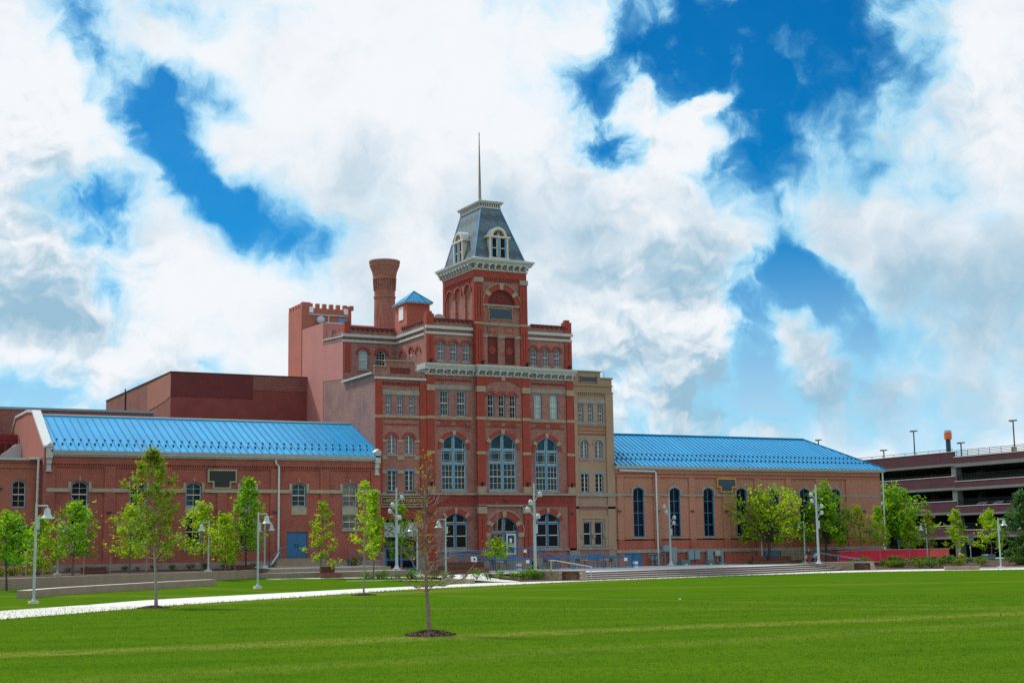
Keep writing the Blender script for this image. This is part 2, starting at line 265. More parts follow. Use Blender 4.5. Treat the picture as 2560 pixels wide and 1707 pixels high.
# slate in courses with darker bands and diamonds
tt, b, o = newmat('slate'); p = pos(tt); s = tt.add('ShaderNodeSeparateXYZ', None, i0=p)
u = tt.m('ADD', s.outputs[0], s.outputs[1])
bt = tt.add('ShaderNodeTexBrick', dict(offset=.5), Vector=tt.add('ShaderNodeCombineXYZ', None, i0=u, i1=s.outputs[2]).outputs[0], Color1=rgb(.055, .125, .165), Color2=rgb(.11, .19, .235), Mortar=rgb(.05, .06, .07), Scale=1.0)
bt.inputs['Mortar Size'].default_value = .012; bt.inputs['Brick Width'].default_value = .17; bt.inputs['Row Height'].default_value = .13
zig = tt.m('PINGPONG', u, .45)
band = tt.m('PINGPONG', tt.m('ADD', tt.m('MULTIPLY', s.outputs[2], 1.0), tt.m('MULTIPLY', zig, .55)), .85)
tt.put(b.inputs['Base Color'], tt.mix(tt.m('MULTIPLY', tt.ramp(band, .5, .56), .7), bt.outputs[0], rgb(.03, .045, .065)))
b.inputs['Roughness'].default_value = .5
# lawn with worn straw-coloured lines
tt, b, o = newmat('grass_lawn'); p = pos(tt); s = tt.add('ShaderNodeSeparateXYZ', None, i0=p)
n1 = tt.ramp(tt.noise(p, .22, 7, .68), .36, .64); n2 = tt.ramp(tt.noise(p, 1.3, 5, .65), .35, .7); n3 = tt.ramp(tt.noise(p, 22.0, 3, .7), .3, .72)
c = tt.mix(n1, rgb(.019, .092, .003), rgb(.085, .150, .004))
c = tt.mix(tt.m('MULTIPLY', n2, .65), c, rgb(.017, .076, .002))
n5 = tt.ramp(tt.noise(p, .7, 7, .75), .5, .72); c = tt.mix(tt.m('MULTIPLY', n5, .7), c, rgb(.13, .155, .02))     # drier turf
st = tt.m('PINGPONG', tt.m('ADD', tt.m('MULTIPLY', s.outputs[0], .25), tt.m('ADD', tt.m('MULTIPLY', s.outputs[1], .97), tt.noise(p, .12, 3))), 1.6)
c = tt.mix(tt.m('MULTIPLY', tt.ramp(st, .5, 1.1), .42), c, rgb(.09, .165, .006))                                   # mower passes
n6 = tt.ramp(tt.noise(p, 6.0, 4, .75), .35, .65); c = tt.mix(tt.m('MULTIPLY', n6, .7), c, rgb(.013, .060, .003))
c = tt.mix(tt.m('MULTIPLY', n3, .75), c, rgb(.088, .165, .010))
wob = tt.m('MULTIPLY', tt.m('SUBTRACT', tt.noise(p, .35, 5), .5), 2.0)
def line(x1, y1, x2, y2, hw, amt, c):
    d = Vector((x2 - x1, y2 - y1)); L = d.length; nx, ny = -d.y / L, d.x / L
    dist = tt.m('ADD', tt.m('ADD', tt.m('MULTIPLY', s.outputs[0], nx), tt.m('MULTIPLY', s.outputs[1], ny)), -(nx * x1 + ny * y1))
    dist = tt.m('ABSOLUTE', tt.m('ADD', dist, wob))
    k = tt.m('MULTIPLY', tt.m('MULTIPLY', tt.ramp(dist, hw, hw * .1), amt), tt.ramp(tt.noise(p, 1.4, 6, .75), .25, .68))
    return tt.mix(k, c, rgb(.22, .20, .05))
c = line(4.9, 32.4, 32.7, 31.2, 1.5, .75, c); c = line(16, 57, 32, 37, 1.3, .32, c); c = line(30, 61, 36, 34, 1.0, .3, c)
c = line(14, 60, 52, 85, 2.4, .35, c); c = line(24, 27.0, 36, 28.5, 1.3, .3, c); c = line(34, 70, 60, 60, 2.2, .3, c)
tt.put(b.inputs['Base Color'], c); b.inputs['Roughness'].default_value = 1.0; b.inputs['Specular IOR Level'].default_value = 0.0
bp = tt.add('ShaderNodeBump', None, Strength=.5, Distance=.05, Height=tt.noise(p, 14.0, 5, .7)); tt.l.new(bp.outputs[0], b.inputs['Normal'])
# ------------------------------------------------------------------ mesh helpers
def FR(Y): return lambda u, z, w=0.0: (u, Y - w, z)          # a face looking at the lawn: u runs along X, w comes out
def LF(X): return lambda u, z, w=0.0: (X - w, u, z)          # a face looking along -X: u runs along Y
def RF(X): return lambda u, z, w=0.0: (X + w, u, z)
class MB:
    def __init__(s): s.v = []; s.f = []; s.mi = []; s.mats = []; s.cur = 0
    def use(s, m):
        if m not in s.mats: s.mats.append(m)
        s.cur = s.mats.index(m); return s
    def add(s, vs, fs):
        b = len(s.v); s.v += [tuple(x) for x in vs]
        for f in fs: s.f.append([b + i for i in f]); s.mi.append(s.cur)
        return s
    def hexa(s, p): return s.add(p, [(0, 1, 2, 3), (7, 6, 5, 4), (0, 4, 5, 1), (1, 5, 6, 2), (2, 6, 7, 3), (3, 7, 4, 0)])
    def box(s, F, u0, u1, z0, z1, w0, w1):
        return s.hexa([F(u0, z0, w1), F(u1, z0, w1), F(u1, z1, w1), F(u0, z1, w1), F(u0, z0, w0), F(u1, z0, w0), F(u1, z1, w0), F(u0, z1, w0)])
    def bx(s, x0, x1, y0, y1, z0, z1): return s.box(lambda u, z, w: (u, w, z), x0, x1, z0, z1, y0, y1)
    def quad(s, *p): return s.add(p, [(0, 1, 2, 3)])
    def poly(s, F, pts, w=0.0):
        return s.add([F(u, z, w) for u, z in pts], [tuple(range(len(pts)))])
    def tess(s, F, loops, w=0.0):
        flat = [q for L in loops for q in L]
        tr = geometry.tessellate_polygon([[Vector((u, z, 0)) for u, z in L] for L in loops])
        return s.add([F(u, z, w) for u, z in flat], [tuple(x) for x in tr])
    def side(s, F, pts, w0, w1):
        n = len(pts)
        return s.add([F(u, z, w0) for u, z in pts] + [F(u, z, w1) for u, z in pts], [(i, (i + 1) % n, n + (i + 1) % n, n + i) for i in range(n)])
    def prism(s, F, pts, w0, w1, back=True):
        s.tess(F, [pts], w1); s.side(F, pts, w0, w1)
        if back: s.tess(F, [pts], w0)
        return s
    def ring(s, F, o, i, w0, w1):
        n = len(o)
        s.add([F(u, z, w1) for u, z in o] + [F(u, z, w1) for u, z in i], [(k, (k + 1) % n, n + (k + 1) % n, n + k) for k in range(n)])
        s.side(F, o, w0, w1); s.side(F, i, w0, w1); return s
    def wall(s, F, outline, holes, w=0.0, depth=.25):
        s.tess(F, [outline] + holes, w)
        for h in holes: s.side(F, h, w, w - depth)
        return s
    def tube(s, path, r, n=6, cap=True):
        path = [Vector(p) for p in path]; rs = r if isinstance(r, (list, tuple)) else [r] * len(path)
        b = len(s.v); up = None
        for i, p in enumerate(path):
            d = (path[min(i + 1, len(path) - 1)] - path[max(i - 1, 0)])
            d = d.normalized() if d.length > 1e-9 else Vector((0, 0, 1))
            a = Vector((1, 0, 0)) if abs(d.x) < .8 else Vector((0, 1, 0))
            e1 = d.cross(a).normalized(); e2 = d.cross(e1)
            for k in range(n):
                t = 2 * math.pi * k / n; s.v.append(tuple(p + (e1 * math.cos(t) + e2 * math.sin(t)) * rs[i]))
        for i in range(len(path) - 1):
            for k in range(n):
                s.f.append([b + i * n + k, b + i * n + (k + 1) % n, b + (i + 1) * n + (k + 1) % n, b + (i + 1) * n + k]); s.mi.append(s.cur)
        if cap:
            for q in (0, len(path) - 1): s.f.append([b + q * n + k for k in range(n)]); s.mi.append(s.cur)
        return s
    def lathe(s, prof, c=(0, 0, 0), n=16):
        b = len(s.v)
        for r, z in prof:
            for k in range(n):
                t = 2 * math.pi * k / n; s.v.append((c[0] + r * math.cos(t), c[1] + r * math.sin(t), c[2] + z))
        for i in range(len(prof) - 1):
            for k in range(n):
                s.f.append([b + i * n + k, b + i * n + (k + 1) % n, b + (i + 1) * n + (k + 1) % n, b + (i + 1) * n + k]); s.mi.append(s.cur)
        for q in (0, len(prof) - 1):
            if prof[q][0] > 1e-4: s.f.append([b + q * n + k for k in range(n)]); s.mi.append(s.cur)
        return s
    def mesh(s, name, mat=None):
        me = bpy.data.meshes.new(name); me.from_pydata(s.v, [], s.f)
        for m in (s.mats or [mat]): me.materials.append(MATS[m])
        if len(s.mats) > 1: me.polygons.foreach_set('material_index', s.mi)
        me.update(); return me
    def build(s, name, mat=None, parent=None, smooth=False):
        me = s.mesh(name, mat)
        if smooth: me.polygons.foreach_set('use_smooth', [True] * len(me.polygons))
        return link(name, me, parent)
def link(name, data, parent=None):
    o = bpy.data.objects.new(name, data); COL.objects.link(o)
    if parent is not None:
        o.parent = parent; q = parent; off = Vector((0, 0, 0))
        while q is not None: off += q.location; q = q.parent
        o.location = -off                                   # children are written in world coordinates
    return o
def tag(o, label, cat, group=None):
    o['label'] = label; o['category'] = cat
    if group: o['group'] = group
    return o
def thing(name, label, cat, loc=(0, 0, 0), group=None):
    o = bpy.data.objects.new(name, None); COL.objects.link(o); o.location = loc; o.empty_display_size = .2
    return tag(o, label, cat, group)
def struct(o, kind='structure'): o['kind'] = kind; return o
def dup(src, loc, rz=0.0, label=None, group=None, scale=None):
    r = src.copy(); COL.objects.link(r); r.location = loc; r.rotation_euler = (0, 0, rz)
    if scale: r.scale = (scale,) * 3
    if label: r['label'] = label
    if group: r['group'] = group
    def rec(a, b):
        for ch in list(a.children):
            c = ch.copy(); COL.objects.link(c); c.parent = b; rec(ch, c)
    rec(src, r); return r

# ------------------------------------------------------------------ architecture helpers
def outl(u0, u1, z0, z1, rise=0.0, n=10):
    if rise <= .001: return [(u0, z0), (u1, z0), (u1, z1), (u0, z1)]
    hw = (u1 - u0) / 2; R = (hw * hw + rise * rise) / (2 * rise); cz = z1 - R; cu = (u0 + u1) / 2
    a = math.pi / 2 if rise >= hw - 1e-6 else math.asin(hw / R)
    return [(u0, z0), (u1, z0)] + [(cu + R * math.sin(a - 2 * a * i / n), cz + R * math.cos(a - 2 * a * i / n)) for i in range(n + 1)]
def inset(u0, u1, z0, z1, rise, d):
    r = rise * ((u1 - u0) / 2 - d) / ((u1 - u0) / 2) if rise > .001 else 0
    return outl(u0 + d, u1 - d, z0 + d, z1 - d, r)
def top_at(u0, u1, z1, rise, u):
    if rise <= .001: return z1
    hw = (u1 - u0) / 2; R = (hw * hw + rise * rise) / (2 * rise); cu = (u0 + u1) / 2
    return z1 - R + math.sqrt(max(R * R - (u - cu) ** 2, 0))
def half_at(u0, u1, z1, rise, z):
    hw = (u1 - u0) / 2
    if rise <= .001 or z <= z1 - rise: return hw
    R = (hw * hw + rise * rise) / (2 * rise); return math.sqrt(max(R * R - (z - (z1 - R)) ** 2, 0))
def arc_band(mb, F, u0, u1, zs, rise, th, w0, w1, a0=0.0, a1=1.0, n=14, legs=0.0):
    hw = (u1 - u0) / 2; R = (hw * hw + rise * rise) / (2 * rise); cz = zs + rise - R; cu = (u0 + u1) / 2
    a = math.pi / 2 if rise >= hw - 1e-6 else math.asin(hw / R)
    ts = [a - 2 * a * (a0 + (a1 - a0) * i / n) for i in range(n + 1)]
    o = [(cu + (R + th) * math.sin(x), cz + (R + th) * math.cos(x)) for x in ts]; i_ = [(cu + R * math.sin(x), cz + R * math.cos(x)) for x in ts]
    if legs: o = [(o[0][0], o[0][1] - legs)] + o + [(o[-1][0], o[-1][1] - legs)]; i_ = [(i_[0][0], i_[0][1] - legs)] + i_ + [(i_[-1][0], i_[-1][1] - legs)]
    for k in range(len(o) - 1):
        mb.hexa([F(*o[k], w1), F(*o[k + 1], w1), F(*i_[k + 1], w1), F(*i_[k], w1), F(*o[k], w0), F(*o[k + 1], w0), F(*i_[k + 1], w0), F(*i_[k], w0)])
def window(parent, F, u0, u1, z0, z1, rise=0.0, style='sash', gl='glass_dark', w=0.0, depth=.22, arch=None, th=.25, keys=0, sill='sandstone', frame='blue_frame', nx=2, ny=2, transom=None):
    """one window: its casing, glass, sash bars, sill and arch"""
    b = w - depth; ft = .055 if u1 - u0 < 1.6 else .075
    mb = MB(); mb.ring(F, outl(u0, u1, z0, z1, rise), inset(u0, u1, z0, z1, rise, ft), b, w - .02)
    a0, a1, c0, c1 = u0 + ft, u1 - ft, z0 + ft, z1 - ft
    if style == 'great':
        cu = (u0 + u1) / 2; mb.box(F, cu - .085, cu + .085, z0 + ft, z1 - ft, b + .02, w - .04)
        for zt in transom: mb.box(F, u0 + ft, u1 - ft, zt - .065, zt + .065, b + .02, w - .06)
    if style == 'tall':
        cu = (u0 + u1) / 2; mb.box(F, cu - .03, cu + .03, c0, top_at(u0, u1, z1, rise, cu) - ft, b + .03, b + .09)
        for k in range(1, 4):
            zz = z0 + (z1 - rise * .5 - z0) * k / 4; mb.box(F, a0, a1, zz - .03, zz + .03, b + .03, b + .085)
    wo = mb.build('window', frame, parent)
    pn = inset(u0, u1, z0, z1, rise, ft * .8)
    MB().poly(F, pn, b + .03).build('pane', gl, wo)
    mb = MB()
    if style in ('sash', 'twin'):
        mb.ring(F, inset(u0, u1, z0, z1, rise, ft), inset(u0, u1, z0, z1, rise, ft + .05), b + .03, b + .1)
        zm = (z0 + z1 - rise * .3) / 2
        if style == 'sash':
            mb.box(F, a0 + .04, a1 - .04, zm - .04, zm + .04, b + .03, b + .12)
            for (q0, q1) in ((c0, zm), (zm, c1)):
                for k in range(1, ny):
                    zz = q0 + (q1 - q0) * k / ny; h = half_at(a0, a1, c1, rise, zz) - .03
                    mb.box(F, (a0 + a1) / 2 - h, (a0 + a1) / 2 + h, zz - .013, zz + .013, b + .03, b + .075)
        else:
            cu = (a0 + a1) / 2; mb.box(F, cu - .045, cu + .045, c0, c1 - .05, b + .03, b + .12)
            for k in range(1, 4):
                zz = c0 + (c1 - c0) * k / 4; h = half_at(a0, a1, c1, rise, zz) - .03
                mb.box(F, cu - h, cu + h, zz - .013, zz + .013, b + .03, b + .07)
        for k in range(1, nx):
            u = a0 + (a1 - a0) * k / nx
            mb.box(F, u - .013, u + .013, c0 + .04, top_at(a0, a1, c1, rise, u) - .04, b + .03, b + .08)
    if style == 'great':
        cu = (u0 + u1) / 2; lv = [z0 + ft] + list(transom) + [z1 - ft]
        for sgn in (-1, 1):
            p0, p1 = (a0, cu - .085) if sgn < 0 else (cu + .085, a1)
            for li in range(len(lv) - 1):
                q0, q1 = lv[li] + (.065 if li else 0), lv[li + 1] - .065
                topz = lambda u: min(q1, top_at(a0, a1, z1 - ft, rise, u))
                mb.box(F, p0, p1, q0, q0 + .05, b + .03, b + .1)
                if li < len(lv) - 2: mb.box(F, p0, p1, q1 - .05, q1, b + .03, b + .1)
                for e in (p0, p1 - .05): mb.box(F, e, e + .05, q0 + .05, max(topz(e + .025) - .06, q0 + .1), b + .03, b + .1)
                if li == 0 and ny > 2:
                    zm = (q0 + q1) / 2; mb.box(F, p0 + .05, p1 - .05, zm - .04, zm + .04, b + .03, b + .12)
                    for k in (1, 2): u = p0 + (p1 - p0) * k / 3; mb.box(F, u - .015, u + .015, q0 + .05, q1 - .05, b + .03, b + .07)
                    for k in (1, 3): zz = q0 + (q1 - q0) * k / 4; mb.box(F, p0 + .05, p1 - .05, zz - .015, zz + .015, b + .03, b + .066)
                elif li == 0: zm = (q0 + q1) / 2; mb.box(F, p0 + .05, p1 - .05, zm - .04, zm + .04, b + .03, b + .12)
                else:
                    e = p0 + .2 if sgn < 0 else p1 - .2
                    mb.box(F, e - .013, e + .013, q0 + .05, topz(e) - .03, b + .03, b + .066)
                    if li < len(lv) - 2:
                        for zz in (q0 + .2, q1 - .2): mb.box(F, p0 + .05, p1 - .05, zz - .013, zz + .013, b + .03, b + .06)
                        e = p1 - .2 if sgn < 0 else p0 + .2; mb.box(F, e - .013, e + .013, q0 + .05, topz(e) - .05, b + .03, b + .066)
    if mb.f: mb.build('sash', 'cream', wo)
    if sill: MB().box(F, u0 - .1, u1 + .1, z0 - .16, z0 - .004, w - .1, w + .09).build('sill', sill, wo)
    if arch:
        mb = MB(); arc_band(mb, F, u0 - .004, u1 + .004, z1 - rise, rise, th, w - .1, w + .07); mb.build('arch_surround', arch, wo)
        if keys:
            hw = (u1 - u0) / 2; fr = [(.5, .035)] + ([(.16, .035), (.84, .035)] if keys == 3 else [(.02, .05), (.98, .05)] if keys == 5 else [])
            for c_, e in fr:
                mb = MB(); arc_band(mb, F, u0 - .003, u1 + .003, z1 - rise, rise, th + .06, w - .09, w + .13, c_ - e, c_ + e, 2); mb.build('keystone', 'sandstone', wo)
    return wo
def course(parent, F, u0, u1, z0, z1, w0, w1, mat, name='string_course'): return MB().box(F, u0, u1, z0, z1, w0, w1).build(name, mat, parent)
def teeth(parent, F, u0, u1, z0, z1, w0, w1, n, mat, name='corbel_table'):
    mb = MB(); d = (u1 - u0) / n
    for i in range(n): mb.box(F, u0 + d * i + d * .25, u0 + d * i + d * .75, z0, z1, w0, w1)
    return mb.build(name, mat, parent)
def dark_lamp(parent, F, u, z, w=0.0): MB().box(F, u - .16, u + .16, z - .07, z + .07, w, w + .14).build('wall_light', 'dark_metal', parent)
def flood(parent, F, u, z, w=0.0):
    MB().box(F, u - .035, u + .035, z - .12, z + .05, w, w + .2).box(F, u - .1, u + .12, z + .05, z + .2, w + .1, w + .36).build('flood_light', 'black_panel', parent)
# ================================================================== MAIN BUILDING
main = thing('brewery_building', 'tall red brick building with a slate-roofed clockless tower and white cornices, in the middle', 'building', (57.5, 112, .6))
F = FR(112)
def arched(u0, u1, z0, z1): return (u0, u1, z0, z1, (u1 - u0) / 2)
W1 = [(51.94, 54.19, 2.38, 5.33, .70), (60.72, 63.06, 2.38, 5.33, .70)]
W2 = [arched(51.79, 54.11, 7.24, 11.9), arched(60.78, 63.05, 7.24, 11.86)]
W3 = [(51.70, 52.53, 13.5, 15.72, 0), (53.27, 54.12, 13.5, 15.72, 0)]; W3R = [(60.72, 61.55, 13.5, 15.7, 0), (62.28, 63.13, 13.5, 15.7, 0)]
W4 = [arched(51.49, 52.18, 18.22, 19.91), arched(52.68, 53.36, 18.22, 19.91), arched(53.86, 54.55, 18.22, 19.91)]
W4R = [arched(60.46, 61.14, 18.15, 19.8), arched(61.65, 62.32, 18.15, 19.8), arched(62.81, 63.48, 18.15, 19.8)]
hol = [outl(*x) for x in W1 + W2 + W3 + W3R + W4 + W4R]
mb = MB().use('brick_main'); mb.wall(F, [(50.47, .3), (64.58, .3), (64.58, 21.7), (50.47, 21.7)], hol, 0, .3)
mb.bx(50.72, 64.58, 112.4, 124.3, .3, 21.55)
mb.quad(F(64.58, .3, 0), F(64.58, .3, -.5), F(64.58, 21.7, -.5), F(64.58, 21.7, 0)); mb.quad(F(50.47, 16.5, 0), F(50.47, 16.5, -.5), F(50.47, 21.7, -.5), F(50.47, 21.7, 0))
mb.quad((50.47, 112, 21.7), (64.58, 112, 21.7), (64.58, 112.5, 21.7), (50.47, 112.5, 21.7))
mb.build('wall', None, main)
# central bay, standing forward
WC2 = arched(56.06, 58.72, 7.24, 12.07); WC3 = [arched(55.99, 56.64, 13.43, 15.59), arched(57.05, 57.69, 13.43, 15.59), arched(58.12, 58.76, 13.43, 15.59)]
WD = arched(56.14, 58.72, 1.75, 5.0)
mb = MB().use('brick_main'); mb.wall(F, [(55.0, .3), (59.95, .3), (59.95, 17), (55.0, 17)], [outl(*WC2), outl(*WD)] + [outl(*x) for x in WC3], .4, .3)
for u in (55.0, 59.95): mb.quad(F(u, .3, 0), F(u, .3, .4), F(u, 17, .4), F(u, 17, 0))
mb.build('bay_wall', None, main)
for i, x in enumerate(W1): window(main, F, *x, style='great', transom=[4.5], ny=2, arch='red_paint', th=.42, keys=3, gl='glass_dark')
for x in W2: window(main, F, *x, style='great', transom=[9.5, 10.66], ny=3, arch='red_paint', th=.34, keys=3, gl='glass_teal', frame='blue_light')
window(main, F, *WC2, style='great', transom=[9.62, 10.72], ny=3, arch='red_paint', th=.34, keys=3, gl='glass_teal', w=.4, frame='blue_light')
for x in W3: window(main, F, *x, nx=3, gl='glass_teal')
for x in W3R: window(main, F, *x, nx=3, gl='glass_pale')
for x in WC3: window(main, F, *x, w=.4, arch='red_paint', th=.2, gl='glass_dark')
for x in W4: window(main, F, *x, arch='red_paint', th=.2, gl='glass_violet')
for x in W4R: window(main, F, *x, arch='red_paint', th=.2, gl='glass_violet')
# entrance under the round arch
dw = window(main, F, *WD, style='great', transom=[3.7], ny=2, arch='red_paint', th=.5, keys=3, sill=None, w=.4, gl='glass_dark')
mb = MB(); mb.ring(F, outl(57.66, 58.56, 1.8, 3.6), outl(57.8, 58.42, 1.98, 3.46), .24, .33); mb.box(F, 57.8, 58.42, 2.5, 2.62, .25, .32)
do = mb.build('entrance_door', 'white_metal', main)
MB().poly(F, outl(57.78, 58.44, 1.96, 3.48), .285).build('door_glass', 'glass_teal', do); MB().box(F, 57.98, 58.2, 2.85, 3.2, .29, .3).build('notice', 'paper', do)
arcm = MB(); arc_band(arcm, F, 55.6, 59.26, 3.7, 1.83, .09, .4, .53); arcm.build('arch_moulding', 'sandstone', main)
for u0, u1 in ((55.6, 56.12), (58.74, 59.3)): course(main, F, u0, u1, 3.3, 3.7, .39, .52, 'sandstone', 'impost')
# painted pilasters, storey by storey
def pil(u0, u1, z0, z1, w0, w1, groove=0, par=None):
    mb = MB()
    if groove:
        d = (u1 - u0); g = .045; n = groove; seg = (d - g * n) / (n + 1); u = u0
        for k in range(n + 1): mb.box(F, u, u + seg, z0, z1, w0, w1); u += seg + g
        mb.box(F, u0 + .01, u1 - .01, z0, z0 + .5, w0, w1 - .004); mb.box(F, u0 + .01, u1 - .01, z1 - .5, z1, w0, w1 - .004)
    else: mb.box(F, u0, u1, z0, z1, w0, w1)
    return mb.build('pilaster', 'red_paint', par or main)
for u0, u1, wb in ((50.45, 51.13, 0), (54.94, 55.67, .4), (59.32, 60.01, .4), (63.96, 64.62, 0)):
    t = .14
    pil(u0, u1, 7.6, 10.3, wb - .1, wb + t); pil(u0, u1, 10.54, 13.25, wb - .1, wb + t); pil(u0, u1, 13.5, 15.62, wb - .1, wb + t)
    course(main, F, u0 - .03, u1 + .03, 10.3, 10.54, wb - .1, wb + t + .04, 'sandstone'); course(main, F, u0 - .03, u1 + .03, 13.25, 13.5, wb - .1, wb + t + .04, 'sandstone')
    course(main, F, u0 - .02, u1 + .02, 7.06, 7.6, wb - .1, wb + t + .07, 'sandstone', 'pedestal')
    course(main, F, u0 - .04, u1 + .04, 15.62, 16.12, wb - .1, wb + t + .1, 'sandstone', 'capital'); pil(u0, u1, 16.12, 16.97, wb - .1, wb + t)
    flood(main, F, (u0 + u1) / 2, 7.72, wb + t)
    pil(u0, u1, .7, 5.94 if wb == 0 else 5.3, wb - .1, wb + t, groove=0 if wb == 0 else 1)
for u0, u1 in ((54.9, 55.74), (59.16, 59.96)): course(main, F, u0, u1, 5.3, 5.95, .3, .62, 'sandstone', 'capital')
for u0, u1 in ((50.72, 55.1), (60.0, 64.3)):
    teeth(main, F, u0 + .5, u1 - .45, 16.5, 16.66, 0, .1, 18, 'red_band')
    course(main, F, u0 + .35, u1 - .35, 15.78, 16.16, 0, .05, 'stone_grey', 'lintel')
for (a, b, wb) in ((51.2, 54.7, 0), (55.75, 59.25, .4), (60.3, 63.9, 0)):
    course(main, F, a, b, 13.22, 13.48, wb, wb + .05, 'sandstone'); course(main, F, a + .15, b - .15, 12.66, 12.74, wb, wb + .07, 'red_band'); course(main, F, a + .15, b - .15, 13.12, 13.21, wb, wb + .07, 'red_band')
    c = (a + b) / 2
    for q in (-1, 1): course(main, F, c + q * .72 - .5, c + q * .72 + .5, 12.83, 13.05, wb, wb + .05, 'red_paint', 'frieze_panel')
mb = MB().use('red_paint'); ar = outl(55.67, 59.32, 15, 16.72, .62)[2:]
mb.prism(F, [(54.95, 16.12), (55.67, 16.12)] + ar[::-1] + [(59.32, 16.12), (60.0, 16.12), (60.0, 16.97), (54.95, 16.97)], .38, .5); mb.build('arched_spandrel', None, main)
course(main, F, 57.32, 57.66, 16.66, 16.97, .4, .56, 'sandstone', 'keystone')
# ledge over the ground floor and the red bands
for (a, b, wb) in ((50.4, 54.9, 0), (54.9, 60.0, .4), (60.0, 64.66, 0)):
    course(main, F, a, b, 6.86, 7.05, wb - .1, wb + .27, 'stone_grey', 'ledge')
    mb = MB(); mb.box(F, a + .06, b - .06, 5.97, 6.855, wb - .1, wb + .1)
    for k in range(26): mb.box(F, a + .2 + k * (b - a - .4) / 26, a + .2 + (k + .5) * (b - a - .4) / 26, 6.25, 6.55, wb + .1, wb + .13)
    mb.build('frieze', 'red_band', main)
course(main, F, 54.9, 60.0, 5.88, 6.05, .4, .62, 'stone_grey', 'ledge')
course(main, F, 51.2, 54.9, 2.12, 2.3, 0, .14, 'stone_grey', 'ledge'); course(main, F, 60.0, 64.6, 2.12, 2.3, 0, .14, 'stone_grey', 'ledge')
course(main, F, 61.4, 62.6, 1.15, 1.75, 0, .05, 'red_paint', 'basement_panel'); course(main, F, 63.9, 64.66, .5, 2.12, 0, .3, 'stone_grey', 'pedestal')
dark_lamp(main, F, 57.5, 6.45, .5); dark_lamp(main, F, 64.3, 5.35, .14); dark_lamp(main, F, 50.7, 5.35, .14)
# cornice with brackets
mb = MB()
segs = ((50.42, 54.9, 0), (54.9, 60.04, .4), (60.04, 64.66, 0))
for a, b, wb in segs:
    mb.box(F, a, b, 16.97, 17.08, wb - .2, wb + .16).box(F, a - .05, b + .05, 17.42, 17.6, wb - .2, wb + .5).box(F, a - .12, b + .12, 17.6, 17.74, wb - .2, wb + .6).box(F, a - .17, b + .17, 17.74, 17.9, wb - .2, wb + .68).box(F, a, b, 17.08, 17.42, wb - .2, wb + .05)
mb.bx(50.1, 50.6, 111.45, 113.2, 17.42, 17.9).bx(50.3, 50.5, 111.8, 113.2, 16.97, 17.42)
cor = mb.build('cornice', 'white_trim', main)
bk = MB().use('white_trim'); I = lambda u, z, w=0.0: (u, -w, z)
bk.prism(I, [(-.07, 0), (.07, 0), (.07, .36), (-.07, .36)], 0, .3).prism(I, [(-.09, .22), (.09, .22), (.09, .36), (-.09, .36)], .3, .42)
bk.use('red_band').box(I, .22, .36, .1, .24, 0, .06)
bme = bk.mesh('bracket')
def bracket(x, y, z, par, sc=1.0, rz=0.0):
    o = link('bracket', bme, par); o.location = o.location + Vector((x, y, z)); o.rotation_euler = (0, 0, rz); o.scale = (sc,) * 3
for (a, b, wb), n in zip(segs, (7, 8, 7)):
    for k in range(n): bracket(a + (b - a - .3) * k / (n - 1) + .1, 112 - wb - .05, 17.06, cor)
# upper storey
for (a, b) in ((50.4, 54.9), (59.9, 64.66)):
    course(main, F, a, b, 20.46, 20.66, 0, .12, 'white_trim', 'string_course'); course(main, F, a - .04, b + .04, 20.92, 21.18, -.05, .2, 'white_trim', 'string_course')
    mb = MB(); mb.box(F, a + .7, b - .06, 21.72, 21.86, -.3, .1)
    for k in range(8): u = a + .8 + k * (b - a - 1) / 8; mb.box(F, u, u + .22, 21.56, 21.71, 0, .17)
    mb.build('tile_coping', 'maroon', main)
for u0, u1 in ((50.45, 51.15), (63.9, 64.6)):
    pil(u0, u1, 17.92, 20.45, -.05, .12); pil(u0, u1, 21.18, 22.2, -.5, .12); MB().box(F, u0 + .14, u1 - .14, 22.2, 22.42, -.4, .02).build('pier_cap', 'red_paint', main)
    MB().box(F, (u0 + u1) / 2 - .05, (u0 + u1) / 2 + .05, 18.7, 20.2, .12, .126).build('slot', 'maroon', main); flood(main, F, (u0 + u1) / 2, 18.1, .12)
# left return of the upper storey
L = LF(50.72)
mb = MB().use('brick_main'); bl = [arched(117.07, 118.06, 17.9, 19.64), arched(115.36, 116.1, 18.5, 19.74), arched(113.8, 114.7, 17.9, 19.55)]
mb.wall(L, [(112.05, 16.3), (119.25, 16.3), (119.25, 21.7), (112.05, 21.7)], [outl(*x) for x in bl], .02, .15); mb.box(L, 112.05, 119.25, 16.3, 21.7, -.3, -.13)
mb.build('return_wall', None, main)
window(main, L, *bl[1], arch='red_paint', th=.2, gl='glass_dark', depth=.12, w=.02)
for x in (bl[0], bl[2]): mb = MB(); arc_band(mb, L, x[0], x[1], x[3] - x[4], x[4], .2, 0, .09); mb.build('blind_arch', 'red_paint', main)
course(main, L, 112, 119.25, 20.46, 20.66, 0, .12, 'white_trim'); course(main, L, 112, 119.25, 20.92, 21.18, -.05, .2, 'white_trim')
mb = MB(); mb.box(L, 112.05, 112.65, 17.92, 20.45, 0, .1); mb.build('pilaster', 'red_paint', main)
mb = MB(); mb.box(L, 112.7, 117.8, 21.72, 21.86, -.3, .1)
for k in range(12): mb.box(L, 112.8 + k * .42, 113.0 + k * .42, 21.56, 21.71, 0, .15)
mb.build('tile_coping', 'maroon', main)
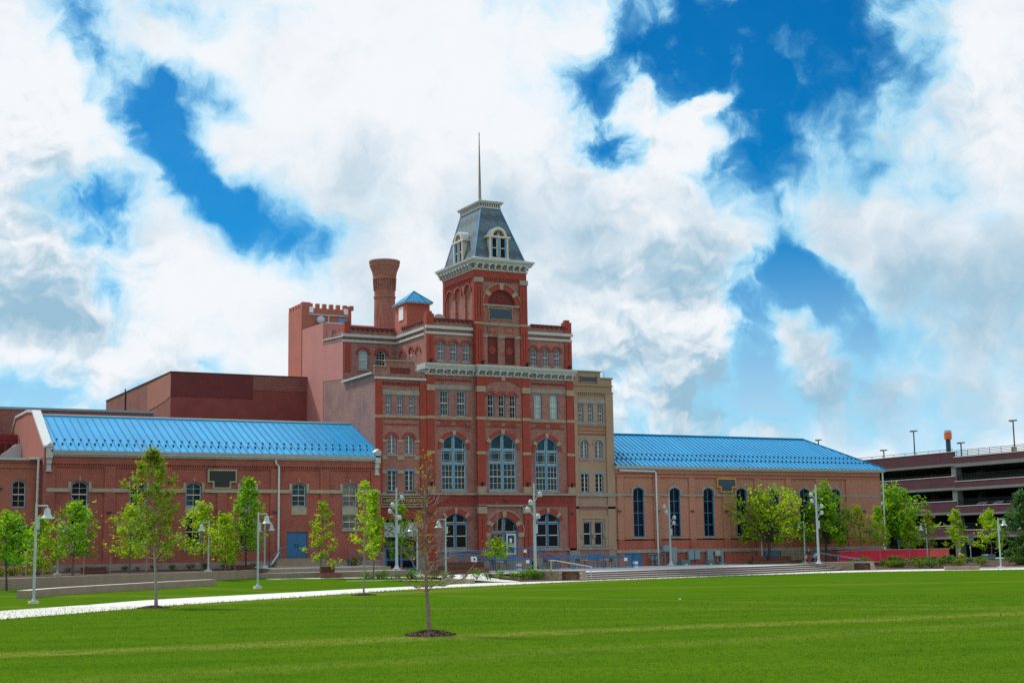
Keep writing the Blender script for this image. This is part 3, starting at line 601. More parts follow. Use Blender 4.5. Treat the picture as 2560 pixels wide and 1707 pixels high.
# set-back wall with two arched windows
G = FR(119.25); gw = [arched(47.16, 48.13, 18.15, 19.94), arched(48.87, 49.82, 18.3, 19.93)]
mb = MB().use('brick_main'); mb.wall(G, [(45.84, 16.3), (50.74, 16.3), (50.74, 21.72), (45.84, 21.72)], [outl(*x) for x in gw], 0, .25); mb.bx(45.86, 50.8, 119.6, 124.3, 16.3, 21.5)
mb.build('set_back_wall', None, main)
window(main, G, *gw[0], arch='red_paint', th=.22, gl='glass_pale', nx=3, ny=3); window(main, G, *gw[1], arch='red_paint', th=.22, gl='glass_dark', nx=3, ny=3)
course(main, G, 45.7, 50.7, 20.5, 20.68, 0, .12, 'white_trim'); course(main, G, 45.65, 50.7, 20.95, 21.2, -.05, .2, 'white_trim')
F = G; pil(45.85, 46.42, 17.9, 20.5, -.05, .12); pil(45.85, 46.42, 21.2, 22.3, -.4, .12); F = FR(112)
mb = MB(); mb.box(G, 46.45, 50.7, 21.75, 21.88, -.3, .1)
for k in range(9): mb.box(G, 46.6 + k * .46, 46.82 + k * .46, 21.58, 21.74, 0, .16)
mb.build('tile_coping', 'maroon', main)
S = LF(45.82)
mb = MB().use('pink_wall'); mb.prism(S, [(119.4, 17.2), (124.38, 17.55), (124.38, 20.8), (119.4, 20.5)], -.3, .02); mb.use('brick_side').prism(S, [(119.4, 20.5), (124.38, 20.8), (124.38, 21.25), (119.4, 20.95)], -.3, .02)
mb.use('white_trim').prism(S, [(119.4, 20.95), (124.38, 21.25), (124.38, 21.36), (119.4, 21.06)], -.3, .08); mb.use('brick_side').bx(45.8, 46.2, 122.2, 122.9, 21.2, 21.95)
mb.build('painted_side_wall', None, main)
# ------------------------------------------------------------------ tower
mb = MB().use('brick_main'); tw = (54.92, 59.92, 111.6, 117.95)
TF = FR(111.6); TL = LF(54.92)
mb.wall(TF, [(54.92, 17.8), (59.92, 17.8), (59.92, 26.25), (54.92, 26.25)], [outl(*arched(56.12, 58.76, 23.3, 24.62)), outl(56.05, 57.04, 18.1, 20.45), outl(57.72, 58.7, 18.1, 20.45)], 0, .16)
bt3 = [arched(116.0, 117.3, 21.9, 25.1), arched(114.27, 115.53, 21.9, 25.12), arched(112.4, 113.58, 21.9, 25.14)]
mb.wall(TL, [(111.6, 17.8), (117.95, 17.8), (117.95, 26.25), (111.6, 26.25)], [outl(*x) for x in bt3], 0, .14); mb.box(TL, 111.7, 117.9, 17.8, 26.2, -.3, -.14)
mb.quad((59.92, 111.6, 17.8), (59.92, 117.95, 17.8), (59.92, 117.95, 26.25), (59.92, 111.6, 26.25)); mb.quad((59.92, 117.95, 17.8), (54.92, 117.95, 17.8), (54.92, 117.95, 26.25), (59.92, 117.95, 26.25))
mb.build('tower_wall', None, main)
MB().box(TF, 55.9, 58.9, 18, 24.8, -.2, -.14).build('tower_panel', 'maroon', main)
F = TF
for (a, b) in ((54.87, 55.6), (59.24, 59.95)):
    pil(a, b, 17.92, 21.48, -.05, .16, 2); pil(a, b, 21.66, 25.14, -.05, .16, 2); course(main, F, a - .03, b + .03, 21.48, 21.66, -.05, .2, 'sandstone'); course(main, F, a - .04, b + .04, 25.14, 25.56, -.05, .26, 'stone_grey', 'capital'); flood(main, F, b - .15, 18.1, .16)
for x in bt3: mb = MB(); arc_band(mb, TL, x[0], x[1], x[3] - x[4], x[4], .17, 0, .1, legs=.12); mb.build('blind_arch', 'red_paint', main)
for (a, b) in ((111.55, 111.95), (117.55, 117.97)):
    mb = MB(); mb.box(TL, a, b - .22, 17.9, 25.6, 0, .1).box(TL, b - .16, b, 17.9, 25.6, 0, .1); mb.build('pilaster', 'red_paint', main)
mb = MB(); arc_band(mb, F, 56.12, 58.76, 23.3, 1.32, .5, -.05, .1); mb.build('arch_surround', 'red_paint', main)
mb = MB(); arc_band(mb, F, 55.62, 59.26, 23.3, 1.82, .08, -.02, .15); mb.build('arch_moulding', 'stone_grey', main)
for c_ in (.2, .5, .8): mb = MB(); arc_band(mb, F, 56.12, 58.76, 23.3, 1.32, .52, -.05, .14, c_ - .035, c_ + .035, 2); mb.build('keystone', 'sandstone', main)
course(main, F, 55.6, 59.25, 23.12, 23.3, -.02, .1, 'stone_grey'); course(main, F, 55.6, 59.25, 21.45, 21.66, -.02, .1, 'stone_grey')
for (a, b) in ((55.62, 56.05), (57.04, 57.72), (58.7, 59.22)): course(main, F, a, b, 20.36, 20.62, 0, .16, 'stone_grey', 'capital'); MB().box(F, a + .02, b - .02, 18, 20.36, 0, .08).build('brick_pier', 'brick_main', main)
for c in (56.55, 58.21):
    mb = MB(); mb.ring(F, outl(c - .46, c + .46, 20.85, 21.4), outl(c - .36, c + .36, 20.95, 21.3), 0, .06); mb.build('panel_border', 'brick_low', main)
    n = 20; cir = [(c + .36 * math.cos(6.2832 * k / n), 19.3 + .36 * math.sin(6.2832 * k / n)) for k in range(n)]; MB().prism(F, cir, -.14, -.07).build('roundel', 'red_band', main)
mb = MB(); s6 = lambda r0: [(57.44 + .42 * math.cos(math.pi / 2 + r0 + k * 2.0944), 23.86 + .42 * math.sin(math.pi / 2 + r0 + k * 2.0944)) for k in range(3)]
for r0 in (0, math.pi):
    q = s6(r0); q2 = [(57.44 + (a - 57.44) * .78, 23.86 + (b - 23.86) * .78) for a, b in q]; mb.ring(F, q, q2, -.14, -.1 if r0 else -.09)
mb.build('star_relief', 'red_band', main)
course(main, F, 54.92, 59.92, 25.6, 26.22, -.02, .1, 'red_paint', 'frieze'); course(main, TL, 111.55, 117.95, 25.62, 26.22, -.02, .1, 'red_paint', 'frieze')
teeth(main, F, 55.7, 59.2, 25.3, 25.58, 0, .08, 16, 'red_band'); teeth(main, TL, 112, 117.5, 25.3, 25.6, 0, .08, 22, 'red_band')
def rb(m, d, z0, z1): m.bx(54.92 - d, 59.92 + d, 111.6 - d, 117.95 + d, z0, z1)
mb = MB(); rb(mb, .14, 26.23, 26.36); rb(mb, .05, 26.36, 26.76); rb(mb, .42, 26.76, 26.92); rb(mb, .5, 26.92, 27.04); rb(mb, .6, 27.04, 27.2)
b0 = [(54.3, 111.0), (60.54, 111.0), (60.54, 118.57), (54.3, 118.57)]; b1 = [(54.95, 111.65), (59.88, 111.65), (59.88, 117.9), (54.95, 117.9)]
mb.hexa([(x, y, 27.4) for x, y in b1] + [(x, y, 27.2) for x, y in b0])
tc = mb.build('cornice', 'white_trim', main)
for k in range(9): bracket(54.95 + k * .6, 111.55, 26.36, tc, 1.1)
for k in range(11): bracket(54.87, 112.0 + k * .6, 26.36, tc, 1.1, -math.pi / 2)
B = [(54.98, 111.68, 27.38), (59.85, 111.68, 27.38), (59.85, 117.87, 27.38), (54.98, 117.87, 27.38)]; T_ = [(56.4, 113.2, 32.25), (58.25, 113.2, 32.25), (58.25, 117.3, 32.25), (56.4, 117.3, 32.25)]
mr = MB(); mr.add(B + T_, [(0, 1, 5, 4), (1, 2, 6, 5), (2, 3, 7, 6), (3, 0, 4, 7), (4, 5, 6, 7)]); ro = mr.build('mansard_roof', 'slate', main)
for k in range(4): MB().tube([B[k], T_[k]], .06, 5).build('hip_flashing', 'slate_roof_edge', ro)
mb = MB().use('white_trim')
mb.bx(56.32, 58.33, 113.12, 117.38, 32.2, 32.36); mb.bx(56.2, 58.45, 113.0, 117.5, 32.62, 32.74); mb.bx(56.12, 58.53, 112.92, 117.58, 32.74, 32.84); mb.use('red_band').bx(56.36, 58.29, 113.16, 117.34, 32.36, 32.62)
mb.use('white_trim')
for k in range(9): mb.box(FR(113.16), 56.42 + k * .22, 56.52 + k * .22, 32.36, 32.62, 0, .08)
for k in range(18): mb.box(LF(56.36), 113.24 + k * .23, 113.34 + k * .23, 32.36, 32.62, 0, .08)
mb.build('roof_cresting', None, ro)
MB().tube([(57.3, 115.2, 32.84), (57.3, 115.2, 36), (57.3, 115.2, 39.45)], [.15, .10, .035], 8).tube([(57.3, 115.2, 39.45), (57.3, 115.2, 39.7)], [.06, .03], 6).build('spire', 'stone_grey', ro)
def dormer(FF, c, w=0.0):
    mb = MB().use('cream'); mb.box(FF, c - .9, c + .9, 27.4, 29.25, w - 1.2, w)
    mb.box(FF, c - 1.15, c + 1.15, 29.25, 29.42, w - 1.2, w + .16)
    arc_band(mb, FF, c - .55, c + .55, 29.42, .55, .2, w - .1, w + .14); mb.prism(FF, outl(c - .55, c + .55, 29.3, 29.97, .55), w - .9, w - .02)
    for u in (-.93, -.09, .75): mb.box(FF, c + u, c + u + .18, 27.4, 29.25, w, w + .12)
    mb.box(FF, c - 1.0, c + 1.0, 27.3, 27.48, w - .3, w + .18)
    mb.use('white_metal'); arc_band(mb, FF, c - .75, c + .75, 29.42, .75, .06, w - 1.9, w + .08)
    d = mb.build('dormer', None, ro)
    for s_ in (-1, 1):
        MB().box(FF, c + s_ * .42 - .2, c + s_ * .42 + .2, 27.55, 29.2, w, w + .03).build('dormer_window', 'glass_dark', d)
        MB().box(FF, c + s_ * .68 - .08, c + s_ * .68 + .08, 27.5, 29.22, w, w + .06).build('blue_jamb', 'blue_light', d)
        MB().box(FF, c + s_ * .42 - .2, c + s_ * .42 + .2, 28.3, 28.38, w + .03, w + .05).build('sash_rail', 'cream', d)
    MB().box(FF, c - .09, c + .09, 27.5, 29.2, w + .12, w + .135).build('blue_jamb', 'blue_light', d)
    MB().prism(FF, outl(c - .48, c + .48, 29.42, 29.9, .48), w, w + .03).build('lunette', 'glass_dark', d)
    mb = MB()
    for a in (.6, 1.2, 1.57, 1.94, 2.54): mb.tube([FF(c, 29.44, w + .045), FF(c + .46 * math.cos(a), 29.44 + .46 * math.sin(a), w + .045)], .018, 4)
    mb.build('lunette_bars', 'cream', d)
dormer(FR(111.75), 57.33); dormer(LF(55.05), 114.95)
F = FR(112)
# navy plaque with a gold border on the tower
def notch(u0, u1, z0, z1, q, n=.18): return [(u0 - q + n - .1, z0 - q), (u0 + n, z0 - q), (u0 + n, z0 + .08 - q), (u1 - n, z0 + .08 - q), (u1 - n, z0 - q), (u1 + q - n + .1, z0 - q), (u1 + q, z0 - q), (u1 + q, z0 + .2), (u1 - .06 + q, z0 + .2), (u1 - .06 + q, z1 - .2), (u1 + q, z1 - .2), (u1 + q, z1 + q), (u1 - n, z1 + q), (u1 - n, z1 - .08 + q), (u0 + n, z1 - .08 + q), (u0 + n, z1 + q), (u0 - q, z1 + q), (u0 - q, z1 - .2), (u0 + .06 - q, z1 - .2), (u0 + .06 - q, z0 + .2), (u0 - q, z0 + .2), (u0 - q, z0 - q)]
sg = thing('wall_sign', 'blank navy sign with notched gold border high on the tower', 'sign', (57.34, 111.5, 22.5))
MB().prism(TF, notch(56.2, 58.5, 21.96, 23.02, .06), .02, .10).build('border', 'gold', sg); MB().prism(TF, notch(56.2, 58.5, 21.96, 23.02, 0.0), .05, .125).build('panel', 'navy', sg)

# ================================================================== HOP STORE (narrow brick front)
hop = thing('brick_storehouse', 'narrow three-window brick front under a stepped parapet, left of the tower building', 'building', (48.1, 112, .6))
H3 = [(46.72, 47.26, 13.45, 15.1, 0), (47.77, 48.33, 13.45, 15.1, 0), (48.82, 49.37, 13.45, 15.1, 0)]
H2 = [arched(46.89, 47.73, 10.2, 11.83), arched(48.42, 49.28, 10.2, 11.83)]; H1 = [(46.89, 47.73, 7.12, 8.98, 0), (48.42, 49.28, 7.12, 8.98, 0)]
mb = MB().use('brick_main'); mb.wall(F, [(45.82, .3), (50.46, .3), (50.46, 17.1), (49.4, 17.1), (49.4, 17.95), (46.8, 17.95), (46.8, 17.45), (45.82, 17.45)], [outl(*x) for x in H3 + H2 + H1] + [outl(46.6, 49.55, .5, 4.85)], -.01, .4)
mb.bx(45.84, 50.7, 112.45, 119.2, .3, 16.6).bx(45.84, 46.8, 112.02, 112.4, 16.6, 17.44).bx(46.8, 49.4, 112.02, 112.4, 16.6, 17.94).bx(49.4, 50.46, 112.02, 112.4, 16.6, 17.09)
mb.build('wall', None, hop)
mb = MB().use('brick_side'); mb.prism(S, [(112.01, .3), (128.6, .3), (128.6, 18.4), (124.38, 17.55), (119.0, 17.2), (119, 16.85), (112.4, 16.85), (112.4, 17.4), (112.01, 17.4)], -.02, .0); mb.build('side_wall', None, hop)
for x in H3: window(hop, F, *x, gl='glass_violet', w=-.01, nx=2)
for x in H2: window(hop, F, *x, style='twin', arch='red_paint', th=.22, gl='glass_violet', w=-.01)
for x in H1:
    window(hop, F, *x, style='twin', gl='glass_teal', w=-.01); MB().box(F, x[0], x[1], x[3] - .17, x[3], -.1, 0.01).build('blue_header', 'blue_light', hop)
for u0, u1 in ((45.8, 46.42), (49.82, 50.43)):
    pil(u0, u1, 7.06, 13.2, -.1, .1, 0, hop); pil(u0, u1, 13.44, 16.4, -.1, .1, 0, hop); pil(u0, u1, .6, 5.8, -.1, .1, 0, hop); course(hop, F, u0 - .02, u1 + .02, 13.2, 13.44, -.1, .13, 'sandstone')
course(hop, F, 46.42, 49.82, 13.22, 13.44, -.05, .06, 'sandstone'); course(hop, F, 46.45, 49.8, 15.14, 15.54, -.05, .05, 'stone_grey', 'lintel'); course(hop, F, 45.78, 50.4, 16.42, 16.6, -.05, .16, 'white_trim')
teeth(hop, F, 46.5, 49.8, 15.95, 16.15, -.05, .09, 16, 'red_band'); course(hop, F, 46.5, 49.8, 16.15, 16.22, -.05, .1, 'red_band')
course(hop, F, 47.2, 48.95, 16.95, 17.42, -.05, .04, 'maroon', 'parapet_panel')
for a, b, z in ((45.78, 46.8, 17.45), (46.75, 49.45, 17.95), (49.4, 50.4, 17.1)): course(hop, F, a, b, z + .003, z + .1, -.45, .06, 'stone_grey', 'coping')
for q in (12.66, 13.12): course(hop, F, 46.55, 49.7, q, q + .08, -.05, .07, 'red_band')
for a, b in ((46.45, 46.85), (47.77, 48.38), (49.32, 49.8)):
    course(hop, F, a, b, 11.2, 11.42, -.05, .06, 'sandstone', 'impost'); course(hop, F, a, b, 9.75, 10.1, -.05, .05, 'sandstone', 'impost'); course(hop, F, a, b, 8.6, 8.9, -.05, .05, 'sandstone', 'impost')
course(hop, F, 46.42, 49.82, 7.0, 7.1, -.05, .08, 'sandstone'); course(hop, F, 45.78, 50.44, 6.78, 7.0, -.1, .28, 'stone_grey', 'ledge'); course(hop, F, 45.78, 50.42, 5.82, 5.96, -.1, .22, 'stone_grey', 'ledge')
course(hop, F, 45.84, 50.42, 4.86, 5.815, -.05, .04, 'red_band', 'frieze'); course(hop, F, 45.84, 50.42, 5.965, 6.775, -.05, .04, 'red_band', 'frieze')
MB().prism(S, [(112.4, 16.86), (119.2, 16.86), (119.2, 17.02), (112.4, 17.02)], -.1, .25).build('gutter', 'white_trim', hop)
rm = MB(); rm.quad((45.7, 112.4, 17.03), (50.7, 112.4, 17.2), (50.7, 119.2, 17.2), (45.7, 119.2, 17.03)); rm.build('roof', 'cabinet', hop)
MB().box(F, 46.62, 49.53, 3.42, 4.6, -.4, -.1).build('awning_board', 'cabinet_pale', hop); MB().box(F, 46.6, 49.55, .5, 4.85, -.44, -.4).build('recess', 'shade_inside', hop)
for u in (46.7, 48.1): 
    mb = MB(); mb.ring(F, outl(u, u + 1.3, .62, 2.6), outl(u + .2, u + 1.1, .9, 2.4), -.39, -.3).box(F, u + .1, u + 1.2, 1.5, 1.66, -.39, -.32); d = mb.build('door', 'blue_door', hop)
    MB().box(F, u + .2, u + 1.1, .9, 2.4, -.39, -.37).build('door_glass', 'glass_dark', d)
course(hop, F, 49.45, 50.44, .5, 2.2, -.1, .2, 'plinth_stone', 'pedestal'); course(hop, F, 45.9, 46.6, .5, 2.2, -.1, .15, 'plinth_stone', 'pedestal')
hs_ = thing('shop_sign', 'long navy board with gold frame and gold letters over the storehouse doorway', 'sign', (48.27, 111.9, 6.36))
mb = MB(); mb.ring(F, outl(46.2, 50.34, 6.04, 6.7), outl(46.27, 50.27, 6.11, 6.63), .05, .3); mb.build('border', 'gold', hs_); MB().box(F, 46.21, 50.33, 6.05, 6.69, .05, .26).build('panel', 'navy', hs_)
tx = bpy.data.curves.new('lettering', 'FONT'); tx.body = '~HOPS STORAGE~'; tx.size = .41; tx.align_x = 'CENTER'; tx.align_y = 'CENTER'; tx.extrude = .015; tx.space_character = 1.12; tx.materials.append(MATS['gold_letter'])
tob = bpy.data.objects.new('lettering', tx); COL.objects.link(tob); bpy.context.view_layer.update()
tme = bpy.data.meshes.new_from_object(tob); bpy.data.objects.remove(tob)
to = link('lettering', tme, hs_); to.location = to.location + Vector((48.27, 111.72, 6.36)); to.rotation_euler = (math.pi / 2, 0, 0)

# ================================================================== SANDSTONE FRONT
tan = thing('sandstone_building', 'narrow buff sandstone front between the red brick tower building and the right hall', 'building', (66.7, 112, .6))
Q3 = [(65.19, 65.74, 13.36, 15.0, 0), (66.18, 66.73, 13.36, 15.0, 0), (67.19, 67.75, 13.36, 15.0, 0)]
Q2 = [arched(65.34, 66.16, 10.13, 11.78), arched(66.8, 67.63, 10.13, 11.78)]; Q1 = [(65.34, 66.15, 7.14, 8.9, 0), (66.8, 67.63, 7.14, 8.9, 0)]; Q0 = [(65.47, 66.3, 2.48, 4.6, 0), (66.61, 67.46, 2.48, 4.6, 0)]
mb = MB().use('sandstone_block'); mb.wall(F, [(64.64, .3), (68.74, .3), (68.74, 17.3), (67.55, 17.3), (67.55, 17.86), (64.64, 17.86)], [outl(*x) for x in Q3 + Q2 + Q1 + Q0], -.02, .4)
mb.bx(64.62, 68.72, 112.4, 123, .3, 17.2); mb.quad((68.74, 112.02, .3), (68.74, 123, .3), (68.74, 123, 17.3), (68.74, 112.02, 17.3)); mb.build('wall', None, tan)
for x in Q3: window(tan, F, *x, gl='glass_violet', w=-.02, sill='stone_grey')
for x in Q2: window(tan, F, *x, style='twin', arch='stone_grey', th=.2, gl='glass_violet', w=-.02, sill='stone_grey')
for x in Q1:
    window(tan, F, *x, style='twin', gl='glass_dark', w=-.02, sill='stone_grey'); MB().box(F, x[0], x[1], x[3] - .14, x[3], -.1, .01).build('blue_header', 'blue_light', tan)
for x in Q0: window(tan, F, *x, gl='glass_dark', w=-.02, nx=1, ny=1, sill='stone_grey')
for a, b in ((64.7, 65.02), (67.98, 68.76)):
    mb = MB(); mb.box(F, a, b, 7.1, 16.0, -.05, .1).box(F, a, b, .5, 6.8, -.05, .1); mb.build('pilaster', 'sandstone_block', tan)
for z0, z1, w1, m in ((6.8, 7.1, .2, 'stone_grey'), (5.92, 6.02, .2, 'stone_grey'), (13.12, 13.32, .05, 'stone_grey'), (15.05, 15.45, .04, 'stone_grey'), (2.15, 2.34, .16, 'stone_grey'), (16.0, 16.1, .16, 'sandstone_block'), (16.62, 16.72, .14, 'sandstone_block'), (12.9, 12.98, .06, 'brick_low'), (12.6, 12.68, .06, 'brick_low'), (12.28, 12.34, .08, 'red_band'), (5.72, 5.9, .1, 'brick_low')):
    course(tan, F, 64.66, 68.8, z0, z1, -.05, w1, m)
teeth(tan, F, 65.0, 68.0, 15.78, 15.98, -.02, .1, 15, 'sandstone_block')
mb = MB(); mb.ring(F, outl(65.02, 67.98, 2.36, 5.12), outl(65.3, 67.66, 2.38, 4.85), -.02, .07); mb.build('window_recess', 'sandstone_block', tan)
for u in (65.1, 66.32, 67.5): course(tan, F, u, u + .3, 3.2, 3.45, -.02, .15, 'stone_grey', 'impost')
for a, b, z in ((64.6, 67.6, 17.86), (67.55, 68.85, 17.3)): course(tan, F, a, b, z + .003, z + .12, -.4, .1, 'stone_grey', 'coping')
course(tan, F, 64.66, 68.7, .4, 2.14, -.05, .06, 'brick_side', 'base'); MB().box(F, 65.9, 67.2, 1.3, 1.75, .06, .09).build('basement_window', 'blue_door', tan)
s2 = thing('wall_sign', 'small dark green sign with notched gold border atop the sandstone front', 'sign', (66.3, 111.9, 17.2))
MB().prism(F, notch(65.35, 67.2, 16.92, 17.5, .05, .14), .0, .06).build('border', 'gold', s2); MB().prism(F, notch(65.35, 67.2, 16.92, 17.5, 0, .14), .03, .085).build('panel', 'navy', s2)
MB().tube([(68.3, 112.6, 17.3), (68.3, 112.6, 18.0), (67.9, 112.3, 18.05)], .025, 5).build('rooftop_lamp_bracket', 'dark_metal', tan)
# ================================================================== LEFT HALL
lh = thing('brick_hall', 'low red brick hall with smooth blue metal roof and a salmon gable end', 'building', (32, 111, 1))
A = FR(111)
LWIN = [(21.28, 22.55), (25.58, 26.83), (29.82, 31.08), (34.08, 35.32), (38.28, 39.5), (42.55, 43.83)]
hol = [outl(a, b, 5.82, 7.72, .26) for a, b in LWIN] + [outl(a, b, 2.7, 5.15) for a, b in LWIN[:4]] + [outl(42.55, 43.83, 4.05, 5.22), outl(37.92, 39.62, 1.84, 3.87)]
mb = MB().use('brick_wing'); mb.wall(A, [(19.5, .5), (45.8, .5), (45.8, 9.6), (19.5, 9.6)], hol, 0, .3)
mb.box(A, 19.5, 45.8, 8.98, 9.55, -.1, .14).box(A, 19.5, 45.8, 8.74, 8.82, -.1, .1)
for k in range(150): mb.box(A, 19.6 + k * .174, 19.68 + k * .174, 8.82, 8.98, -.1, .12)
for a, b in ((19.5, 20.09), (23.69, 24.48), (27.97, 28.71), (32.26, 33.04), (36.52, 37.32), (40.65, 41.41), (44.99, 45.8)): mb.box(A, a, b, 1.6, 8.74, -.1, .12)
mb.quad((45.8, 111, .5), (45.8, 112.2, .5), (45.8, 112.2, 10), (45.8, 111, 10)); mb.bx(19.6, 45.7, 111.4, 129, .5, 9.5); mb.build('wall', None, lh)
for i, (a, b) in enumerate(LWIN):
    wo = window(lh, A, a, b, 5.82, 7.72, .26, nx=2, ny=2, gl=['glass_dark', 'glass_dark', 'glass_teal', 'glass_teal', 'glass_teal', 'glass_blind'][i], arch='brick_wing', th=.26, keys=1, sill=None)
    for p_, q_ in ((a - .2, a - .003), (b + .003, b + .2)): MB().box(A, p_, q_, 6.9, 7.66, -.1, .08).build('jamb_stone', 'stone_wing', wo)
    MB().box(A, a - .02, b + .02, 5.2, 5.81, -.1, .05).build('apron_stone', 'stone_wing', wo)
for a, b in LWIN[:4]: window(lh, A, a, b, 2.7, 5.15, 0, nx=2, ny=2, gl='glass_dark', sill='stone_wing')
window(lh, A, 42.55, 43.83, 4.05, 5.22, 0, nx=2, ny=1, gl='glass_blind', sill='stone_wing')
edges = [19.5] + [x for a, b in LWIN for x in (a - .21, b + .21)] + [45.8]
for k in range(0, len(edges), 2): course(lh, A, edges[k], edges[k + 1], 6.9, 7.17, -.1, .15, 'stone_wing')
course(lh, A, 19.45, 45.75, .4, 1.61, -.1, .16, 'plinth_stone', 'stone_base')
mb = MB(); mb.box(A, 37.95, 38.765, 1.86, 3.84, -.2, -.1).box(A, 38.775, 39.6, 1.86, 3.84, -.2, -.1); d = mb.build('double_door', 'blue_door', lh)
MB().box(A, 38.62, 38.68, 2.65, 2.95, -.1, -.04).box(A, 38.86, 38.92, 2.65, 2.95, -.1, -.04).build('handle', 'dark_metal', d)
mb = MB(); mb.box(A, 19.75, 45.7, 9.5, 9.64, -.2, .25).box(A, 19.75, 45.7, 9.64, 9.8, -.2, .42).box(A, 19.75, 45.7, 9.8, 9.95, -.2, .5); mb.build('gutter', 'white_trim', lh)
for u in (19.62, 45.45):
    mb = MB(); mb.box(A, u - .22, u + .22, 9.35, 10.15, -.3, .5).box(A, u - .28, u + .28, 10.15, 10.25, -.3, .56).prism(A, [(u - .28, 10.25), (u + .28, 10.25), (u, 10.5)], -.3, .56)
    mb.box(A, u - .18, u + .18, 8.95, 9.35, 0, .36).box(A, u - .15, u + .15, 8.45, 8.95, 0, .24).box(A, u - .2, u + .2, 8.38, 8.5, 0, .28); mb.build('eave_bracket', 'white_trim', lh)
dp = [A(36.85, 9.45, .35), A(36.9, 9.2, .3), A(37.16, 8.95, .22), A(37.16, 2.2, .2), A(37.05, 2.0, .25), A(36.2, 1.2, 1.0)]
MB().tube(dp, .085, 8).build('downpipe', 'white_metal', lh)
for u in (24.09, 28.33, 32.6, 36.88, 41.03): dark_lamp(lh, A, u, 5.42, .12)
# metal roof, seams and snow guards
def seamroof(par, quad, n, rows, seam='roof_blue_seam', r=.045, guards=()):
    a, b, c, d_ = [Vector(p) for p in quad]                 # a-b eave, d-c ridge
    mb = MB().use('roof_blue'); mb.quad(a, b, c, d_); nn = (b - a).cross(d_ - a).normalized()
    mb.use(seam)
    for k in range(n + 1):
        f = k / n; e0 = a.lerp(b, f); e1 = e0 + (d_ - a)
        # a seam stops at the hip when the ridge is shorter
        L = (b - a).length; xr = (c - a).dot((b - a).normalized()); s0 = f * L
        if s0 > xr + 1e-4: e1 = e0 + (d_ - a) * max(0.0, (L - s0) / (L - xr))
        if (e1 - e0).length < .3: continue
        t_ = (b - a).normalized() * .022; q = nn * .055
        mb.hexa([e0 - t_, e0 + t_, e1 + t_, e1 - t_, e0 - t_ + q, e0 + t_ + q, e1 + t_ + q, e1 - t_ + q])
    mb.use('dark_metal')
    for gz, off in guards:
        for k in range(n):
            f = (k + off) / n; e0 = a.lerp(b, f); L = (b - a).length; xr = (c - a).dot((b - a).normalized()); lim = 1 if f * L <= xr else (L - f * L) / (L - xr)
            if gz > lim - .05: continue
            p_ = e0 + (d_ - a) * gz; t_ = (b - a).normalized() * .07; g = (d_ - a).normalized() * .05; q = nn * .13
            mb.hexa([p_ - t_ - g, p_ + t_ - g, p_ + t_ + g, p_ - t_ + g, p_ - t_ - g + q, p_ + t_ - g + q, p_ + t_ + g + q, p_ - t_ + g + q])
    return mb.build('roof', None, par)
ro = seamroof(lh, [(19.8, 110.45, 9.93), (45.78, 110.45, 9.93), (45.78, 117.6, 13.12), (19.8, 117.6, 13.12)], 44, 0, guards=((.16, .5), (.28, .02)))
MB().bx(19.8, 45.8, 117.5, 117.9, 13.12, 13.24).build('ridge_cap', 'white_metal', ro); MB().quad((19.8, 117.9, 13.15), (45.8, 117.9, 13.15), (45.8, 124.2, 13.15), (19.8, 124.2, 13.15)).build('flat_roof', 'cabinet', ro)
gp = [(110.9, .5), (110.9, 10.1), (116.4, 13.2), (118.6, 13.42), (124.2, 13.42), (129, 10.6), (129, .5)]
gb = MB().prism(LF(19.3), gp, -.5, 0).build('gable_wall', 'salmon_wall', lh)
mb = MB()
for (y0, z0), (y1, z1) in zip(gp[1:5], gp[2:6]):
    mb.hexa([(19.22, y0, z0 + .004), (19.88, y0, z0 + .004), (19.88, y1, z1 + .004), (19.22, y1, z1 + .004), (19.22, y0, z0 + .2), (19.88, y0, z0 + .2), (19.88, y1, z1 + .2), (19.22, y1, z1 + .2)])
mb.build('coping', 'white_metal', gb)
def tsign(F_, label, loc, u0, u1, v0, v1, z0, zm, z1, border, panel):
    s_ = thing('wall_sign', label, 'sign', loc); t_ = .13
    MB().prism(F_, [(v0, z0), (v1, z0), (v1, zm), (u1, zm), (u1, z1), (u0, z1), (u0, zm), (v0, zm)], .0, .2).build('border', border, s_)
    MB().prism(F_, [(v0 + t_, z0 + t_), (v1 - t_, z0 + t_), (v1 - t_, zm + t_), (u1 - t_, zm + t_), (u1 - t_, z1 - t_), (u0 + t_, z1 - t_), (u0 + t_, zm + t_), (v0 + t_, zm + t_)], .1, .225).build('panel', panel, s_)
tsign(A, 'blank black stepped sign with stone border on the left hall', (32.6, 110.8, 8), 31.49, 33.79, 31.89, 33.33, 7.2, 7.68, 8.7, 'stone_wing', 'black_panel')
F = FR(112)
# ================================================================== ANNEX at the far left
an = thing('brick_annex', 'low orange-red brick annex with flat roof and arched entry, at the left edge', 'building', (12, 112, 1))
mb = MB().use('brick_annex'); mb.wall(F, [(-14, .5), (19.4, .5), (19.4, 9.3), (-14, 9.3)], [outl(17.24, 18.28, 5.76, 7.8, .22), outl(13.0, 14.04, 5.76, 7.8, .22), outl(16.9, 18.75, 1.6, 4.7, .6)], 0, .4)
mb.box(F, -14, 19.4, 8.66, 8.8, 0, .09).box(F, -14, 19.4, 9.05, 9.2, 0, .09).bx(-14, 19.3, 112.5, 121.5, .5, 9.1); mb.build('wall', None, an)
window(an, F, 17.24, 18.28, 5.76, 7.8, .22, gl='glass_dark', sill=None); window(an, F, 13.0, 14.04, 5.76, 7.8, .22, gl='glass_dark', sill=None)
course(an, F, -14, 19.45, 9.24, 9.42, -.3, .25, 'white_trim', 'gutter'); dark_lamp(an, F, 16.4, 7.17)
